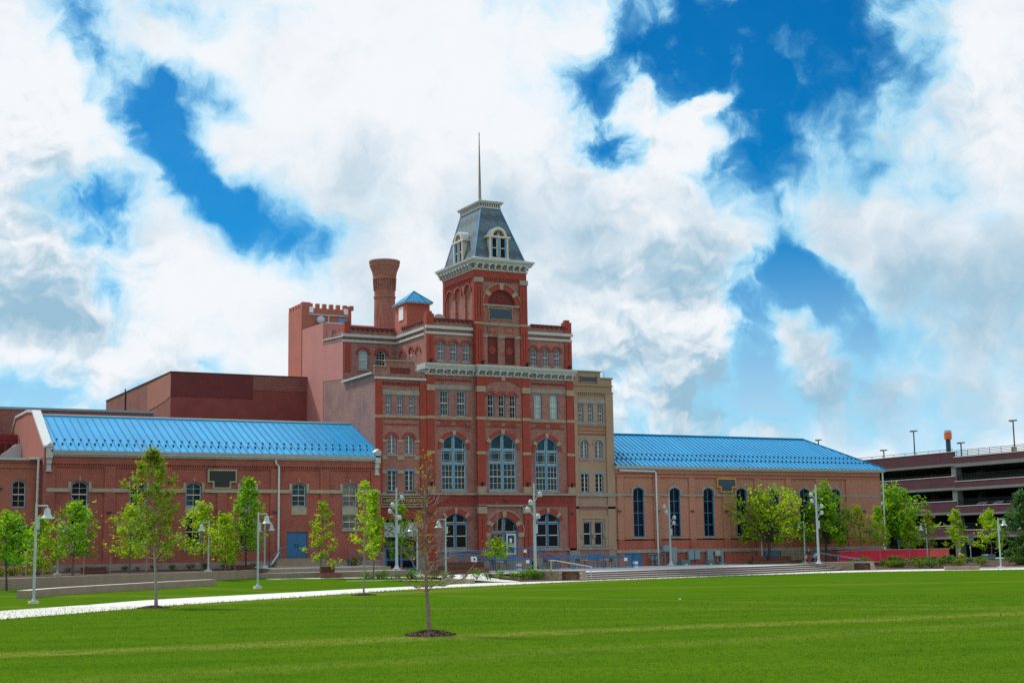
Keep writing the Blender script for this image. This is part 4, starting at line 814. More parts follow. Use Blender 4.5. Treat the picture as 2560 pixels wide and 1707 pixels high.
MB().tube([F(19.0, 9.4, .5), F(19.0, 1.2, .3)], .09, 8).bx(18.4, 19.15, 111.5, 111.9, 9.3, 9.45).build('downpipe', 'white_metal', an)
d = MB().box(F, 16.9, 18.75, 1.6, 4.66, -.42, -.36).build('door', 'blue_door', an)
for u in (17.05, 17.9): MB().box(F, u, u + .7, 1.9, 3.4, -.36, -.34).build('door_glass', 'glass_dark', d)
MB().box(F, 16.9, 18.7, 3.7, 4.3, -.36, -.34).build('fanlight', 'glass_dark', d)
# ================================================================== RIGHT HALL
rh = thing('brick_hall', 'pale brick hall with hipped blue roof and tall dark windows, beside the garage', 'building', (84, 112, .6))
RWIN = [71.25, 75.15, 78.87, 82.6, 86.4, 90.03, 93.8]
hol = [outl(c - .57, c + .57, 3.22, 7.62, .26) for c in RWIN]
mb = MB().use('brick_pale'); mb.wall(F, [(68.76, 2.95), (99.42, 2.95), (99.42, 9.3), (68.76, 9.3)], hol, -.02, .35)
mb.box(F, 68.8, 99.42, 8.6, 9.26, -.1, .1)
for a, b in ((68.97, 69.6), (72.83, 73.54), (76.68, 77.35), (80.42, 81.17), (84.1, 84.83), (87.79, 88.4), (91.4, 92.1), (95.09, 99.42)): mb.box(F, a, b, 3.0, 8.6, -.1, .1)
mb.bx(68.8, 99.4, 112.5, 124, .3, 9.2); mb.quad((99.42, 112.02, .3), (99.42, 124, .3), (99.42, 124, 9.3), (99.42, 112.02, 9.3)); mb.build('wall', None, rh)
MB().wall(F, [(68.76, .3), (99.44, .3), (99.44, 3.0), (68.76, 3.0)], [], .03).box(F, 68.76, 99.44, 2.9, 3.0, -.1, .03).build('lower_wall', 'brick_low', rh)
for a, b in ((68.97, 69.6), (72.83, 73.54), (76.68, 77.35), (80.42, 81.17), (84.1, 84.83), (87.79, 88.4), (91.4, 92.1), (95.09, 99.42)): course(rh, F, a, b, .4, 2.99, 0, .13, 'brick_low', 'lower_pier')
course(rh, F, 68.76, 99.46, 1.8, 2.1, -.05, .2, 'stone_grey'); course(rh, F, 68.76, 99.44, 8.78, 8.88, -.05, .13, 'red_band'); course(rh, F, 68.76, 99.44, 8.56, 8.62, -.05, .12, 'brick_low')
for c in RWIN:
    wo = window(rh, F, c - .57, c + .57, 3.22, 7.62, .26, style='tall', gl='glass_dark', arch='stone_grey', th=.2, keys=1, sill='stone_grey', w=-.02)
    for p_, q_ in ((c - .77, c - .575), (c + .575, c + .77)): MB().box(F, p_, q_, 6.86, 7.5, -.1, .07).build('jamb_stone', 'stone_grey', wo)
edges = [68.78] + [x for c in RWIN for x in (c - .78, c + .78)] + [99.46]
for k in range(0, len(edges), 2): course(rh, F, edges[k], edges[k + 1], 6.86, 7.05, -.1, .125, 'stone_grey')
mb = MB(); mb.box(F, 68.75, 99.75, 9.24, 9.38, -.2, .3).box(F, 68.75, 99.85, 9.38, 9.56, -.2, .48); mb.bx(99.3, 99.85, 111.6, 124, 9.3, 9.56); mb.build('gutter', 'white_trim', rh)
MB().tube([F(69.1, 9.3, .4), F(69.15, 9.12, .3), F(72.9, 9.08, .25), F(73.02, 8.95, .25), F(73.04, .7, .24)], .085, 8).tube([(99.6, 111.7, 9.3), (99.6, 111.8, .6)], .08, 8).build('downpipe', 'white_metal', rh)
for u in (69.1, 73.2, 76.98, 80.75): dark_lamp(rh, F, u, 5.5, .1)
dark_lamp(rh, F, 97.2, 5.5, .1)
d = MB().box(F, 69.75, 70.5, .6, 1.78, .03, .08).box(F, 70.53, 71.4, .6, 1.78, .03, .08).build('double_door', 'blue_door', rh)
for a, b in ((84.92, 86.7), (97.35, 98.15)): MB().box(F, a, b, .6, 1.77, .03, .15).build('blue_shutter', 'blue_door', rh)
ro = seamroof(rh, [(68.76, 111.45, 9.55), (99.9, 111.45, 9.55), (94.9, 117.9, 12.9), (68.76, 117.9, 12.9)], 62, 0, guards=((.2, .5), (.34, .0)))
MB().add([(99.9, 111.45, 9.55), (99.9, 124.4, 9.55), (94.9, 117.9, 12.9), (68.76, 117.9, 12.9), (68.76, 124.4, 9.55)], [(0, 1, 2), (1, 4, 3, 2)]).build('far_slope', 'roof_blue', ro)
MB().bx(68.76, 94.9, 117.8, 118.0, 12.9, 13.0).tube([(94.9, 117.9, 12.95), (99.9, 111.45, 9.6)], .05, 5).build('ridge_cap', 'roof_blue_seam', ro)
tsign(F, 'dark green stepped sign with gold border on the right hall', (80.85, 111.8, 8), 79.78, 81.95, 80.15, 81.55, 7.24, 7.68, 8.56, 'gold', 'navy')
lf = thing('louvred_screen', 'slatted buff timber screen against the right hall behind the seated people', 'fence', (89, 111.7, .6))
mb = MB()
for k in range(9): mb.box(F, 86.85, 91.2, .7 + k * .13, .78 + k * .13, .2, .24)
mb.build('slat', 'louvre', lf)
for u in (86.85, 88.25, 88.95, 90.1, 91.2): MB().box(F, u - .05, u + .05, .55, 1.85, .16, .22).build('post', 'louvre', lf)

# ================================================================== BUILDINGS BEHIND
bb = thing('brick_block', 'big windowless maroon-painted block behind the left hall', 'building', (40, 128.6, 1))
K = FR(128.6)
mb = MB().use('maroon_wall').bx(33.1, 45.84, 128.6, 155, .5, 18.35); mb.build('wall', None, bb)
MB().box(K, 40.6, 45.8, 17.0, 18.34, 0, .05).build('brick_patch', 'brick_dark', bb); MB().box(K, 33.1, 40.6, 16.2, 18.34, 0, .04).build('painted_patch', 'maroon', bb)
LK = LF(33.1); MB().box(LK, 128.62, 155, .5, 18.33, 0, .03).build('side_brick', 'brick_dark', bb); MB().prism(LK, [(128.62, 16.2), (131, 15.9), (137, 15.6), (137, 18.1), (128.62, 18.3)], .03, .06).build('patched_brick', 'salmon_wall', bb)
mb = MB(); mb.bx(33.0, 45.84, 128.5, 128.8, 18.355, 18.43).bx(33.0, 33.3, 128.8, 155, 18.355, 18.43); mb.build('coping', 'dark_metal', bb)
MB().tube([(33.0, 146, 14), (33.0, 146, 18.7)], .07, 6).build('vent_pipe', 'dark_metal', bb)
lb = thing('brick_block', 'low dark brick block with grey coping behind the left gable', 'building', (12, 126.6, 1))
MB().bx(-20, 31.1, 126.6, 128.4, .5, 14.4).build('wall', 'brick_dark', lb); MB().bx(-20, 31.2, 126.5, 128.4, 14.404, 14.6).build('coping', 'cabinet', lb)
rc = thing('steel_canopy', 'red steel canopy frame in front of the low dark brick block', 'canopy', (10, 122.5, 8))
mb = MB(); mb.bx(-6, 19.2, 122.3, 122.6, 11.2, 11.95).bx(-6, 19.2, 122.2, 122.7, 11.5, 11.62)
for x in (-4, 2, 8, 14, 18.2): mb.bx(x, x + .14, 122.35, 122.5, 9.0, 11.2)
mb.build('beam', 'canopy_red', rc); MB().bx(-6, 19.2, 126.2, 126.4, 8.8, 11.9).build('dark_void', 'maroon', rc)  # dark sheet painted in for the shaded void under the beam
rv = thing('roof_hood', 'pale grey sloped metal hood on the annex roof beside the gable', 'roof vent', (18.6, 121, 9.2)); MB().prism(FR(121.5), [(17.9, 9.1), (19.3, 9.1), (19.3, 11.2), (18.9, 11.1), (17.9, 10.3)], -.8, .4).build('hood', 'cabinet_pale', rv)
pk = thing('painted_block', 'tall pink-painted block with battlements behind the storehouse', 'building', (48, 127, 1))
mb = MB().use('pink_wall').prism(LF(45.8), [(124.38, .5), (134.6, .5), (134.6, 18), (130.1, 18), (130.1, 23.08), (124.38, 22.93)], -.3, 0).bx(45.85, 62, 124.42, 130.1, .5, 22.9); mb.build('wall', None, pk)
mb = MB().use('stucco_red').prism(LF(45.76), [(130.1, 16), (133.9, 16), (133.9, 25.25), (130.1, 25.25)], -.3, 0).bx(45.8, 50.75, 130.05, 133.85, 16, 25.25)
for k in range(8): u = 45.8 + k * .69; mb.box(FR(130.05), u, u + .36, 25.25, 25.68, -.35, 0)
for k in range(5): mb.box(LF(45.76), 130.3 + k * .78, 130.7 + k * .78, 25.25, 25.68, -.35, 0)
mb.bx(45.77, 46.6, 130.0, 130.4, 25.25, 25.75).bx(50.0, 50.76, 130.0, 130.4, 25.25, 25.6); mb.build('battlement', None, pk)
Kf = FR(130.05); mb = MB(); mb.box(Kf, 46.4, 50.4, 24.55, 24.67, 0, .12).box(Kf, 48.35, 48.47, 23.9, 24.55, 0, .1); mb.build('conduit', 'cabinet_pale', pk)
for u in (46.45, 49.95): MB().box(Kf, u, u + .38, 24.75, 25.3, 0, .25).build('junction_box', 'lens', pk)
dsh = MB().lathe([(.36, -.1), (.4, 0), (.36, .12), (.2, .2), (.05, .22)], (0, 0, 0), 14).build('dish', 'cabinet_pale', pk)
dsh.rotation_euler = (math.radians(75), 0, math.radians(-20)); dsh.location = dsh.location + Vector((47.55, 129.8, 24.1))
MB().box(Kf, 49.4, 50.3, 23.4, 24.4, 0, .06).build('blue_hatch', 'blue_light', pk)
rv2 = thing('roof_hood', 'wide pale metal hood on the pink-painted block below the battlements', 'roof vent', (47.4, 127, 23)); MB().prism(FR(128), [(45.95, 22.95), (49.6, 22.95), (49.4, 23.3), (48.9, 23.55), (47.3, 23.55), (46.8, 23.4)], -1.5, .5).build('hood', 'cabinet_pale', rv2)
ch = thing('chimney_stack', 'flared round brick smokestack rising behind the parapet', 'chimney', (53.35, 128, 15))
pr = [(1.08, 14), (1.06, 22.5), (1.0, 26.2), (1.06, 26.25), (1.06, 26.42), (.99, 26.45), (1.0, 27.3), (1.02, 28.0)]
MB().lathe([(r, z) for r, z in pr], (53.35, 128, 0), 28).build('shaft', 'brick_chimney', ch)
mb = MB()
for k in range(24):
    a = 6.2832 * k / 24; c_, s_ = math.cos(a), math.sin(a); mb.tube([(53.35 + 1.02 * c_, 128 + 1.02 * s_, 27.0), (53.35 + 1.08 * c_, 128 + 1.08 * s_, 28.1)], .06, 4)
mb.build('ribs', 'brick_chimney', ch)
MB().lathe([(1.02, 27.95), (1.14, 28.05), (1.14, 28.2), (1.1, 28.25), (1.2, 28.8), (1.42, 29.35), (1.44, 29.4), (1.44, 29.6), (1.48, 29.62), (1.5, 29.85), (1.2, 29.9), (1.1, 29.2)], (53.35, 128, 0), 28).build('flared_crown', 'brick_chimney', ch)
cu = thing('roof_cupola', 'small square red penthouse with pyramid blue roof beside the tower', 'penthouse', (53.5, 122, 20))
mb = MB(); mb.bx(52.55, 54.85, 120.9, 123.6, 21, 24.65); mb.build('wall', 'stucco_red', cu)
mb = MB(); q = [(52.3, 120.6, 24.75), (55.1, 120.6, 24.75), (55.1, 123.9, 24.75), (52.3, 123.9, 24.75), (53.7, 121.9, 25.95), (53.7, 122.6, 25.95)]
mb.add(q, [(0, 1, 4), (1, 2, 5, 4), (2, 3, 5), (3, 0, 4, 5), (0, 3, 2, 1)]); ro = mb.build('roof', 'roof_blue', cu)
mb = MB()
for k in (.25, .5, .75): mb.tube([(52.3 + 2.8 * k, 120.6, 24.78), (53.7 + (52.3 + 2.8 * k - 53.7) * .5, 121.25, 25.38), ], .03, 4)
for a in ((52.3, 120.6), (55.1, 120.6)): mb.tube([(a[0], a[1], 24.78), (53.7, 121.9, 25.98)], .04, 4)
mb.build('roof_seam', 'roof_blue_seam', ro); MB().bx(52.35, 55.05, 120.65, 123.85, 24.64, 24.745).build('eave', 'white_trim', cu)
MB().box(LF(52.55), 121.6, 122.6, 23.2, 24.4, 0, .06).build('louvre_window', 'paper', cu)
vt = thing('roof_vent', 'rounded grey metal vent on the parapet beside the tower', 'roof vent', (53.3, 116, 21.5))
mb = MB(); n = 10; arc = [(52.5 + .8 + .8 * math.cos(math.pi * k / n), 21.9 + .95 * math.sin(math.pi * k / n)) for k in range(n + 1)]
mb.prism(FR(115.5), [(52.5, 21.4)] + arc[::-1] + [(54.1, 21.4)], -1.2, 0); mb.build('hood', 'cabinet_pale', vt)

# ================================================================== PARKING GARAGE
ga = thing('parking_garage', 'open multi-storey parking garage of plum brick bands and concrete beams, on the right', 'garage', (139, 140, .5))
D = LF(139)
NEAR = ((12.55, 13.36, 12.1), (9.46, 10.22, 9.1), (6.18, 7.05, 5.9), (3.32, 3.98, 3.05)); FAR = ((12.62, 14.1, 12.3), (9.55, 10.92, 9.2), (6.36, 7.73, 6.05), (3.2, 4.58, 2.9))
for lv, y0, y1 in ((NEAR, 96, 142.3), (FAR, 142.3, 185)):
    for z0, z1, zb in lv:
        MB().box(D, y0, y1, z0, z1, -.35, 0).build('brick_band', 'brick_plum', ga); MB().box(D, y0, y1, zb, z0 - .003, -.4, .03).build('beam', 'concrete_garage', ga)
        MB().box(D, y0, y1, z1 + .003, z1 + .08, -.4, .05).build('coping', 'concrete_step', ga)
        MB().bx(139.4, 175, y0, y1, zb + .1, z0 - .05).build('deck', 'concrete_garage', ga)
for y in (106, 124, 142.5, 160.5, 178.5): MB().bx(139.1, 140.1, y - .42, y + .42, .3, 12.5).build('column', 'concrete_garage', ga)
for y in (104, 113, 122, 131, 140, 149, 158): MB().bx(150, 150.8, y - .4, y + .4, .3, 12.4).build('column', 'concrete_garage', ga)
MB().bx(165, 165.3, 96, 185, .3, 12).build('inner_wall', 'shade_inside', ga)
for z0, y0, y1, n, sp in ((13.4, 96, 142.2, 4, 1.9), (10.3, 96, 142, 4, 1.9), (7.1, 96, 142, 4, 1.9), (4.02, 96, 142, 4, 1.9), (14.16, 142.4, 185, 1, 2.2), (10.98, 143, 185, 1, 2.2), (7.78, 143, 185, 1, 2.2)):
    mb = MB(); h = .85 if n > 1 else .3
    for k in range(n + 1 if n > 1 else 1): zz = z0 + h - k * h / (n + .5); mb.tube([(139.15, y0, zz), (139.15, y1, zz)], .03, 4, False)
    y = y0 + .2
    while y < y1: mb.tube([(139.15, y, z0 - .05), (139.15, y, z0 + h)], .04, 4, False); y += sp
    mb.build('railing', 'rail_dark', ga)
ot = thing('lift_tower', 'round navy shaft with orange drum cap above the garage roof', 'tower', (152, 155, 12)); 
MB().lathe([(.34, 12), (.34, 16.95)], (150.5, 154.9, 0), 14).build('shaft', 'navy', ot); MB().lathe([(.54, 16.95), (.54, 17.9)], (150.5, 154.9, 0), 16).build('drum', 'orange', ot); MB().lathe([(.5, 17.9), (.5, 18.2)], (150.5, 154.9, 0), 16).build('railing', 'cabinet_pale', ot)
for i, (y, zb, zt, lab) in enumerate(((162.1, 12.6, 15.75, 'short dark double-arm light pole on garage roof nearest the blue hip roof'), (155.8, 12.6, 18.0, 'tall dark double-arm light pole on garage roof left of the orange drum'), (146.9, 12.6, 15.7, 'short dark double-arm light pole on garage roof right of the orange drum'), (137.5, 12.6, 17.9, 'tall dark double-arm light pole with small sign at the far right of the garage roof'), (176.5, 12.6, 18.3, 'dark double-arm light pole rising behind the blue hip roof'))):
    g = thing('roof_light', lab, 'light pole', (145, y, zb), 'light poles on the garage roof'); MB().tube([(145, y, zb), (145, y, zt)], .09, 6).build('pole', 'dark_metal', g)
    h = MB(); h.bx(144.8, 145.2, y - .55, y - .15, zt - .04, zt + .1).bx(144.8, 145.2, y + .15, y + .55, zt - .05, zt + .13).bx(144.95, 145.05, y - .3, y + .3, zt, zt + .08); h.build('lamp_head', 'dark_metal', g)
    if i == 3: MB().bx(144.85, 144.9, y - .45, y + .45, 13.9, 14.5).build('notice', 'stone_grey', g)

# ================================================================== GROUND
def ground(name, verts, faces, mat, kind='structure'):
    o = MB().add(verts, faces).build(name, mat); o['kind'] = kind; return o
ground('lawn', [(-400, -60, 0), (700, -60, 0), (700, 1500, 0), (-400, 1500, 0)], [(0, 1, 2, 3)], 'grass_lawn')
def spline(pts, n=6):
    out = []
    for i in range(len(pts) - 1):
        p0, p1, p2, p3 = [Vector(pts[max(0, min(len(pts) - 1, j))]) for j in (i - 1, i, i + 1, i + 2)]
        for k in range(n):
            t_ = k / n; out.append(tuple(.5 * ((2 * p1) + (p2 - p0) * t_ + (2 * p0 - 5 * p1 + 4 * p2 - p3) * t_ ** 2 + (3 * p1 - p0 - 3 * p2 + p3) * t_ ** 3)))
    out.append(tuple(pts[-1])); return out
def strip(name, a, b, mat, za=0.0, zb=0.0, n=6, kind='structure'):
    A_ = spline([p if len(p) == 3 else (p[0], p[1], za) for p in a], n); B_ = spline([p if len(p) == 3 else (p[0], p[1], zb) for p in b], n)
    m_ = len(A_); return ground(name, A_ + B_, [(i, i + 1, m_ + i + 1, m_ + i) for i in range(m_ - 1)], mat, kind)
NEARP = [(-22, 16), (-6, 35.5), (7.8, 51.9), (11.4, 55.9), (16, 61.2), (21.3, 65.8), (26, 69.9), (33.7, 76.8), (42.4, 81.6), (50.5, 86.0), (58, 88.6), (70.6, 92.2), (80, 93.0), (86, 91.0), (92, 87.5), (104, 79)]
FARP = [(-24, 27), (-8, 43), (9.1, 60.9), (13.7, 65.9), (17.5, 70.6), (24.3, 75.6), (31.4, 80.9), (38.8, 85.2), (43.6, 88.2), (51.7, 88.9), (58, 90.8), (67.4, 93.7), (80, 99.2), (87.5, 100.2), (94, 97.2), (106, 90)]
strip('walkway', NEARP, FARP, 'concrete_walk', .014, .014)
RW = [(-20, 84, .26, .86), (-4, 82.5, .27, .88), (6, 84.5, .28, .9), (13.4, 90, .3, .92), (16.5, 92.8, .31, .94), (21.6, 95.8, .34, .97), (27.6, 98.0, .40, 1.02), (33.0, 103.2, .46, 1.04)]
# grass bank up to the retaining wall and the strip below the low walls
strip('grass_bank', [(x, y, .006) for x, y in FARP[:9]], [(-40, 84.0, .26), (-20, 84.05, .26), (-4, 82.6, .27), (6, 84.6, .28), (13.4, 90.1, .3), (21.6, 95.9, .34), (27.6, 98.1, .40), (33.0, 103.2, .46), (43.6, 101.0, .36)], 'grass_lawn')
def wallrun(o_name, label, cat, pts, th, mat, cap=None, sub=None):
    """a wall following ground points (x, y, z_base, z_top)"""
    P_ = spline([(p[0], p[1], p[2]) for p in pts], 5); Z_ = spline([(p[0], p[1], p[3]) for p in pts], 5); mb = MB().use(mat); m_ = len(P_); L_ = []
    for i in range(m_):
        d = Vector(P_[min(i + 1, m_ - 1)]) - Vector(P_[max(i - 1, 0)]); nn = Vector((-d.y, d.x, 0)).normalized() * th; q = Vector(P_[i])
        L_.append((q.x, q.y, q.z - .3)); L_.append((q.x, q.y, Z_[i][2])); L_.append((q.x + nn.x, q.y + nn.y, Z_[i][2])); L_.append((q.x + nn.x, q.y + nn.y, q.z - .3))
    mb.v = L_
    for i in range(m_ - 1):
        for k in range(4):
            mb.f.append([4 * i + k, 4 * i + (k + 1) % 4, 4 * i + 4 + (k + 1) % 4, 4 * i + 4 + k]); mb.mi.append(0)
    for q in (0, m_ - 1): mb.f.append([4 * q + k for k in range(4)]); mb.mi.append(0)
    mb.use('concrete_step')  # tops paler than the fronts: sun and shade put into the concrete colours
    for i in range(0, m_ - 1):
        a, b, c, d = [Vector(L_[4 * i + k]) for k in (1, 2)] + [Vector(L_[4 * i + 4 + k]) for k in (2, 1)]
        up = Vector((0, 0, .003)); mb.quad(a + up, b + up, c + up, d + up)
    o = mb.build(o_name); return tag(o, label, cat)
wallrun('retaining_wall', 'long curved concrete retaining wall in front of the left hall planting', 'wall', RW, .4, 'concrete_wall')
wallrun('seat_wall', 'low curved concrete seat wall standing free in the left grass', 'wall', [(12.55, 75.2, .05, .5), (14.5, 78.6, .08, .52), (16.9, 81.6, .12, .54), (21.0, 85.6, .15, .58), (26.3, 90.4, .2, .62)], .6, 'concrete_wall')
wallrun('garden_wall', 'lower stepped concrete wall with light top along the ramp', 'wall', [(33.2, 103.2, .48, .75), (38.5, 102.3, .42, .79), (44.3, 101.3, .34, .83)], .35, 'concrete_wall')
wallrun('garden_wall', 'upper concrete wall with light top below the blue doors', 'wall', [(33.2, 104.8, .7, 1.03), (38.5, 105.0, .7, 1.07), (44.3, 105.2, .7, 1.1)], .35, 'concrete_wall')
TB = [(-20, 84.3, .80), (-4, 82.8, .82), (6, 84.8, .84), (13.3, 90.3, .86), (16.4, 93.1, .88), (21.5, 96.1, .91), (27.5, 98.4, .96), (33.0, 103.5, .99), (35, 105.2, 1.02)]
strip('mulch_bed', TB, [(-30, 112, 1.05), (-14, 112, 1.05), (2, 112, 1.1), (10, 112, 1.12), (16, 112, 1.14), (22, 112, 1.15), (30, 112, 1.15), (34, 112, 1.16), (36, 112, 1.17)], 'mulch')
ground('landing', [(35.0, 105.1, 1.04), (44.4, 105.4, 1.09), (44.4, 112, 1.19), (35.0, 112, 1.19)], [(0, 1, 2, 3)], 'concrete_walk')
ground('ramp', [(33.1, 103.5, .74), (44.4, 101.6, .82), (44.4, 105.3, .84), (33.1, 104.9, .78)], [(0, 1, 2, 3)], 'concrete_walk')
strip('footpath', [(33.0, 100.2, .39), (38.5, 99.4, .36), (44, 98.4, .32)], [(33.0, 101.3, .43), (38.5, 100.5, .39), (44, 99.5, .35)], 'concrete_walk')
strip('footpath', [(36.5, 94.2, .255), (40.5, 93.2, .22), (44.4, 92.0, .17)], [(36.5, 94.7, .265), (40.5, 93.7, .23), (44.4, 92.6, .18)], 'concrete_walk')
# plaza rising from the walkway to the wall of the main building
st_n = Vector((-.4, .917, 0)); ST = [(51.9, 88.75), (58, 90.7), (67.4, 93.6), (78, 98.3), (86.2, 102.4)]
def step_line(k, z): return [(x + st_n.x * k, y + st_n.y * k, z + .13 * (x - 51.9) / 34.3 * z / .5) for x, y in ST]
sv = MB()
for k in range(4):
    f0 = spline(step_line(.8 * k, .0)); z0, z1 = .125 * k, .125 * (k + 1)
    q = [Vector((a[0], a[1], 0)) for a in f0]; zz = lambda z, i: z * (1 + .2 * i / (len(q) - 1))
    sv.use('riser_shaded')
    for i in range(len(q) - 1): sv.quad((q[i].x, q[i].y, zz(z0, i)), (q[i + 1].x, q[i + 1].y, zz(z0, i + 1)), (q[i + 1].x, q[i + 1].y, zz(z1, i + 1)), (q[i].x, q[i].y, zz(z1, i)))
    sv.use('concrete_walk'); o_ = st_n * .82; up = .04
    for i in range(len(q) - 1):
        a, b = q[i], q[i + 1]; c, d = b + o_, a + o_
        sv.quad((a.x, a.y, zz(z1, i)), (b.x, b.y, zz(z1, i + 1)), (c.x, c.y, zz(z1, i + 1)), (d.x, d.y, zz(z1, i)))
struct(sv.build('steps'))
top = [(a[0] + st_n.x * 3.1, a[1] + st_n.y * 3.1, .496 * (1 + .2 * i / 4)) for i, a in enumerate(ST)]
strip('plaza', [(p[0], p[1], p[2]) for p in top] + [(96, 107.5, .58), (112, 107.5, .5), (139, 100, .45)], [(50.3, 112.4, .64), (56, 112.4, .64), (64, 112.4, .64), (74, 112.4, .655), (84, 112.4, .655), (97, 112.4, .65), (115, 125, .55), (139, 135, .5)], 'concrete_plaza')
strip('plaza_approach', [(44.6, 92.5, .18), (46.5, 90.5, .016), (49.2, 89.8, .016)], [(44.6, 99, .33), (46.5, 99, .40), (49.6, 99, .46)], 'concrete_walk', n=4)
ground('plaza_side', [(44.4, 99, .33), (46.5, 99, .40), (49.9, 99, .46), (51.35, 90.1, .494), (51.35, 112.4, .643), (44.4, 112.4, .64), (44.4, 105, .5)], [(0, 1, 2, 4, 5, 6), (2, 3, 4)], 'concrete_plaza')
ground('mulch_bed', [(47.6, 89.6, .03), (51.0, 88.9, .03), (49.4, 93.2, .2), (49.5, 98.9, .5), (47.6, 95, .34)], [(0, 1, 2, 3, 4)], 'mulch')
ground('mulch_bed', [(87.4, 100.6, .02), (93.9, 97.9, .02), (104, 92.3, .02), (128, 84, .05), (128, 104, .45), (108, 108.6, .5), (96, 108.6, .56), (86.5, 105.6, .4)], [(0, 1, 2, 5, 6, 7), (2, 3, 4, 5)], 'mulch')
ground('road', [(100, 112.3, .66), (139, 100, .47), (139, 190, .47), (100, 190, .66)], [(0, 1, 2, 3)], 'asphalt')
# ================================================================== LAMPS
def bell_lamp(name, label, x, y, z, h, side, extra=False, sc=1.0):
    t_ = thing(name, label, 'street lamp', (x, y, z), 'bell-shaped path lamps')
    d = CAM_R.copy(); d.z = 0; d.normalize(); d *= side
    MB().prism(lambda u, v, w=0.0: (u, v, w), [(-.2, -.2), (.2, -.2), (.2, .2), (-.2, .2)], -.3, .16).build('footing', 'concrete_step', t_)
    MB().lathe([(.1, .16), (.1, .2), (.065, .24), (.06, h * .6), (.052, h)], (0, 0, 0), 10).build('pole', 'pole_paint', t_)
    if h > 4: q = d.orthogonal().normalized(); MB().bx(-.02, .14, -.1, .1, h * .74, h * .86).build('control_box', 'pole_paint', t_)
    a = Vector((0, 0, h - .12)); e = a + d * .5 * sc
    am = MB().tube([a, e], .028, 6).tube([e + Vector((0, 0, .02)), e - Vector((0, 0, .12))], .03, 6).build('arm', 'pole_paint', t_)
    pr_ = [(.05, .0), (.09, -.02), (.13, -.09), (.135, -.2), (.15, -.22), (.15, -.25), (.17, -.32), (.23, -.4), (.31, -.46), (.315, -.475), (.29, -.475)]
    b_ = MB().lathe([(r * sc, q * sc - .1) for r, q in pr_], tuple(e), 16).build('bell_shade', 'bell_paint', t_, True)
    MB().lathe([(.0, -.44), (.12, -.46), (.16, -.44)], tuple(e - Vector((0, 0, .1))), 12).build('lens', 'lens', b_)
    for c in t_.children: c.location = (0, 0, 0)
    b_.children[0].location = (0, 0, 0)
    return t_
for i, a in enumerate((
    ('tall pale bell lamp at the left end of the white walkway, nearest the camera', 11.63, 68.4, 0, 4.48, 1), ('pale bell lamp on the bank midway along the walkway', 26.9, 83.9, .12, 4.45, 1),
    ('pale bell lamp beside the low wall end near the bare tree', 44.53, 95.7, .2, 4.32, -1), ('pale bell lamp at the far right beside the dense conifer', 97.3, 94.7, 0, 4.38, 1),
    ('bell lamp behind a leafy tree at the far left of the retaining wall', 18.46, 100, .95, 3.55, 1), ('bell lamp behind the retaining wall, facing left among the planted trees', 28.53, 100, .98, 3.5, -1),
    ('bell lamp close to the left hall beside its downpipe', 35.67, 109.6, 1.15, 3.5, 1), ('bell lamp on the plaza between the storehouse door and wooden benches', 45.9, 103.8, .45, 3.95, -1),
    ('bell lamp on the plaza beside the standing child', 86.25, 107.6, .6, 3.9, -1), ('short bell lamp behind the wide wooden bench on the right', 83.15, 109.9, .64, 2.85, 1),
    ('bell lamp in front of the red fence', 100.95, 107.5, .52, 3.7, -1))):
    bell_lamp('bell_lamp', *a)
def mast(label, x, y, z, h, heads):
    t_ = thing('plaza_light', label, 'light mast', (x, y, z), 'four-headed plaza lights')
    d = CAM_R.copy(); d.z = 0; d.normalize(); f = Vector((-d.y, d.x, 0))
    MB().lathe([(.34, 0), (.33, .06), (.2, .14), (.13, .3), (.12, .32)], (0, 0, 0), 14).build('base', 'bell_paint', t_)
    MB().lathe([(.115, .3), (.09, h * .55), (.07, h)], (0, 0, 0), 10).bx(-.02, .2, -.12, .12, h * .44, h * .54).build('pole', 'pole_paint', t_)
    for dx, fz in heads:
        p0 = Vector((0, 0, fz * h - .55)); fw = f * (.35 if abs(dx) < .3 else .12) * (-1); e = d * dx + fw + Vector((0, 0, fz * h))
        m_ = (p0 + e) / 2 + Vector((0, 0, .08))
        ar = MB().tube([p0, m_, e + Vector((0, 0, .16))], .035, 6).build('arm', 'pole_paint', t_)
        MB().lathe([(.0, .2), (.09, .18), (.15, .1), (.165, 0), (.165, -.13)], tuple(e), 12).build('lamp_head', 'bell_paint', ar, True); MB().lathe([(.155, -.13), (.14, -.16), (0, -.17)], tuple(e), 12).build('lens', 'lens', ar)
    for c in t_.children:
        c.location = (0, 0, 0)
        for g in c.children: g.location = (0, 0, 0)
hd = [(.42, .875), (-.26, .785), (-.48, .71), (.26, .63)]
mast('four-headed light mast in front of the storehouse doorway', 44.27, 104.0, .86, 6.2, hd)
mast('four-headed light mast beside the main entrance steps and plaque wall', 50.85, 94.0, .5, 6.45, hd)
mast('four-headed light mast among the grey utility cabinets', 73.57, 110.6, .66, 6.05, [(-.45, .86), (-.3, .78), (.42, .70), (.36, .62)])
mast('four-headed light mast at the top right end of the plaza steps', 83.9, 102.8, .62, 6.95, [(-.45, .87), (-.38, .79), (.45, .72), (.42, .64)])

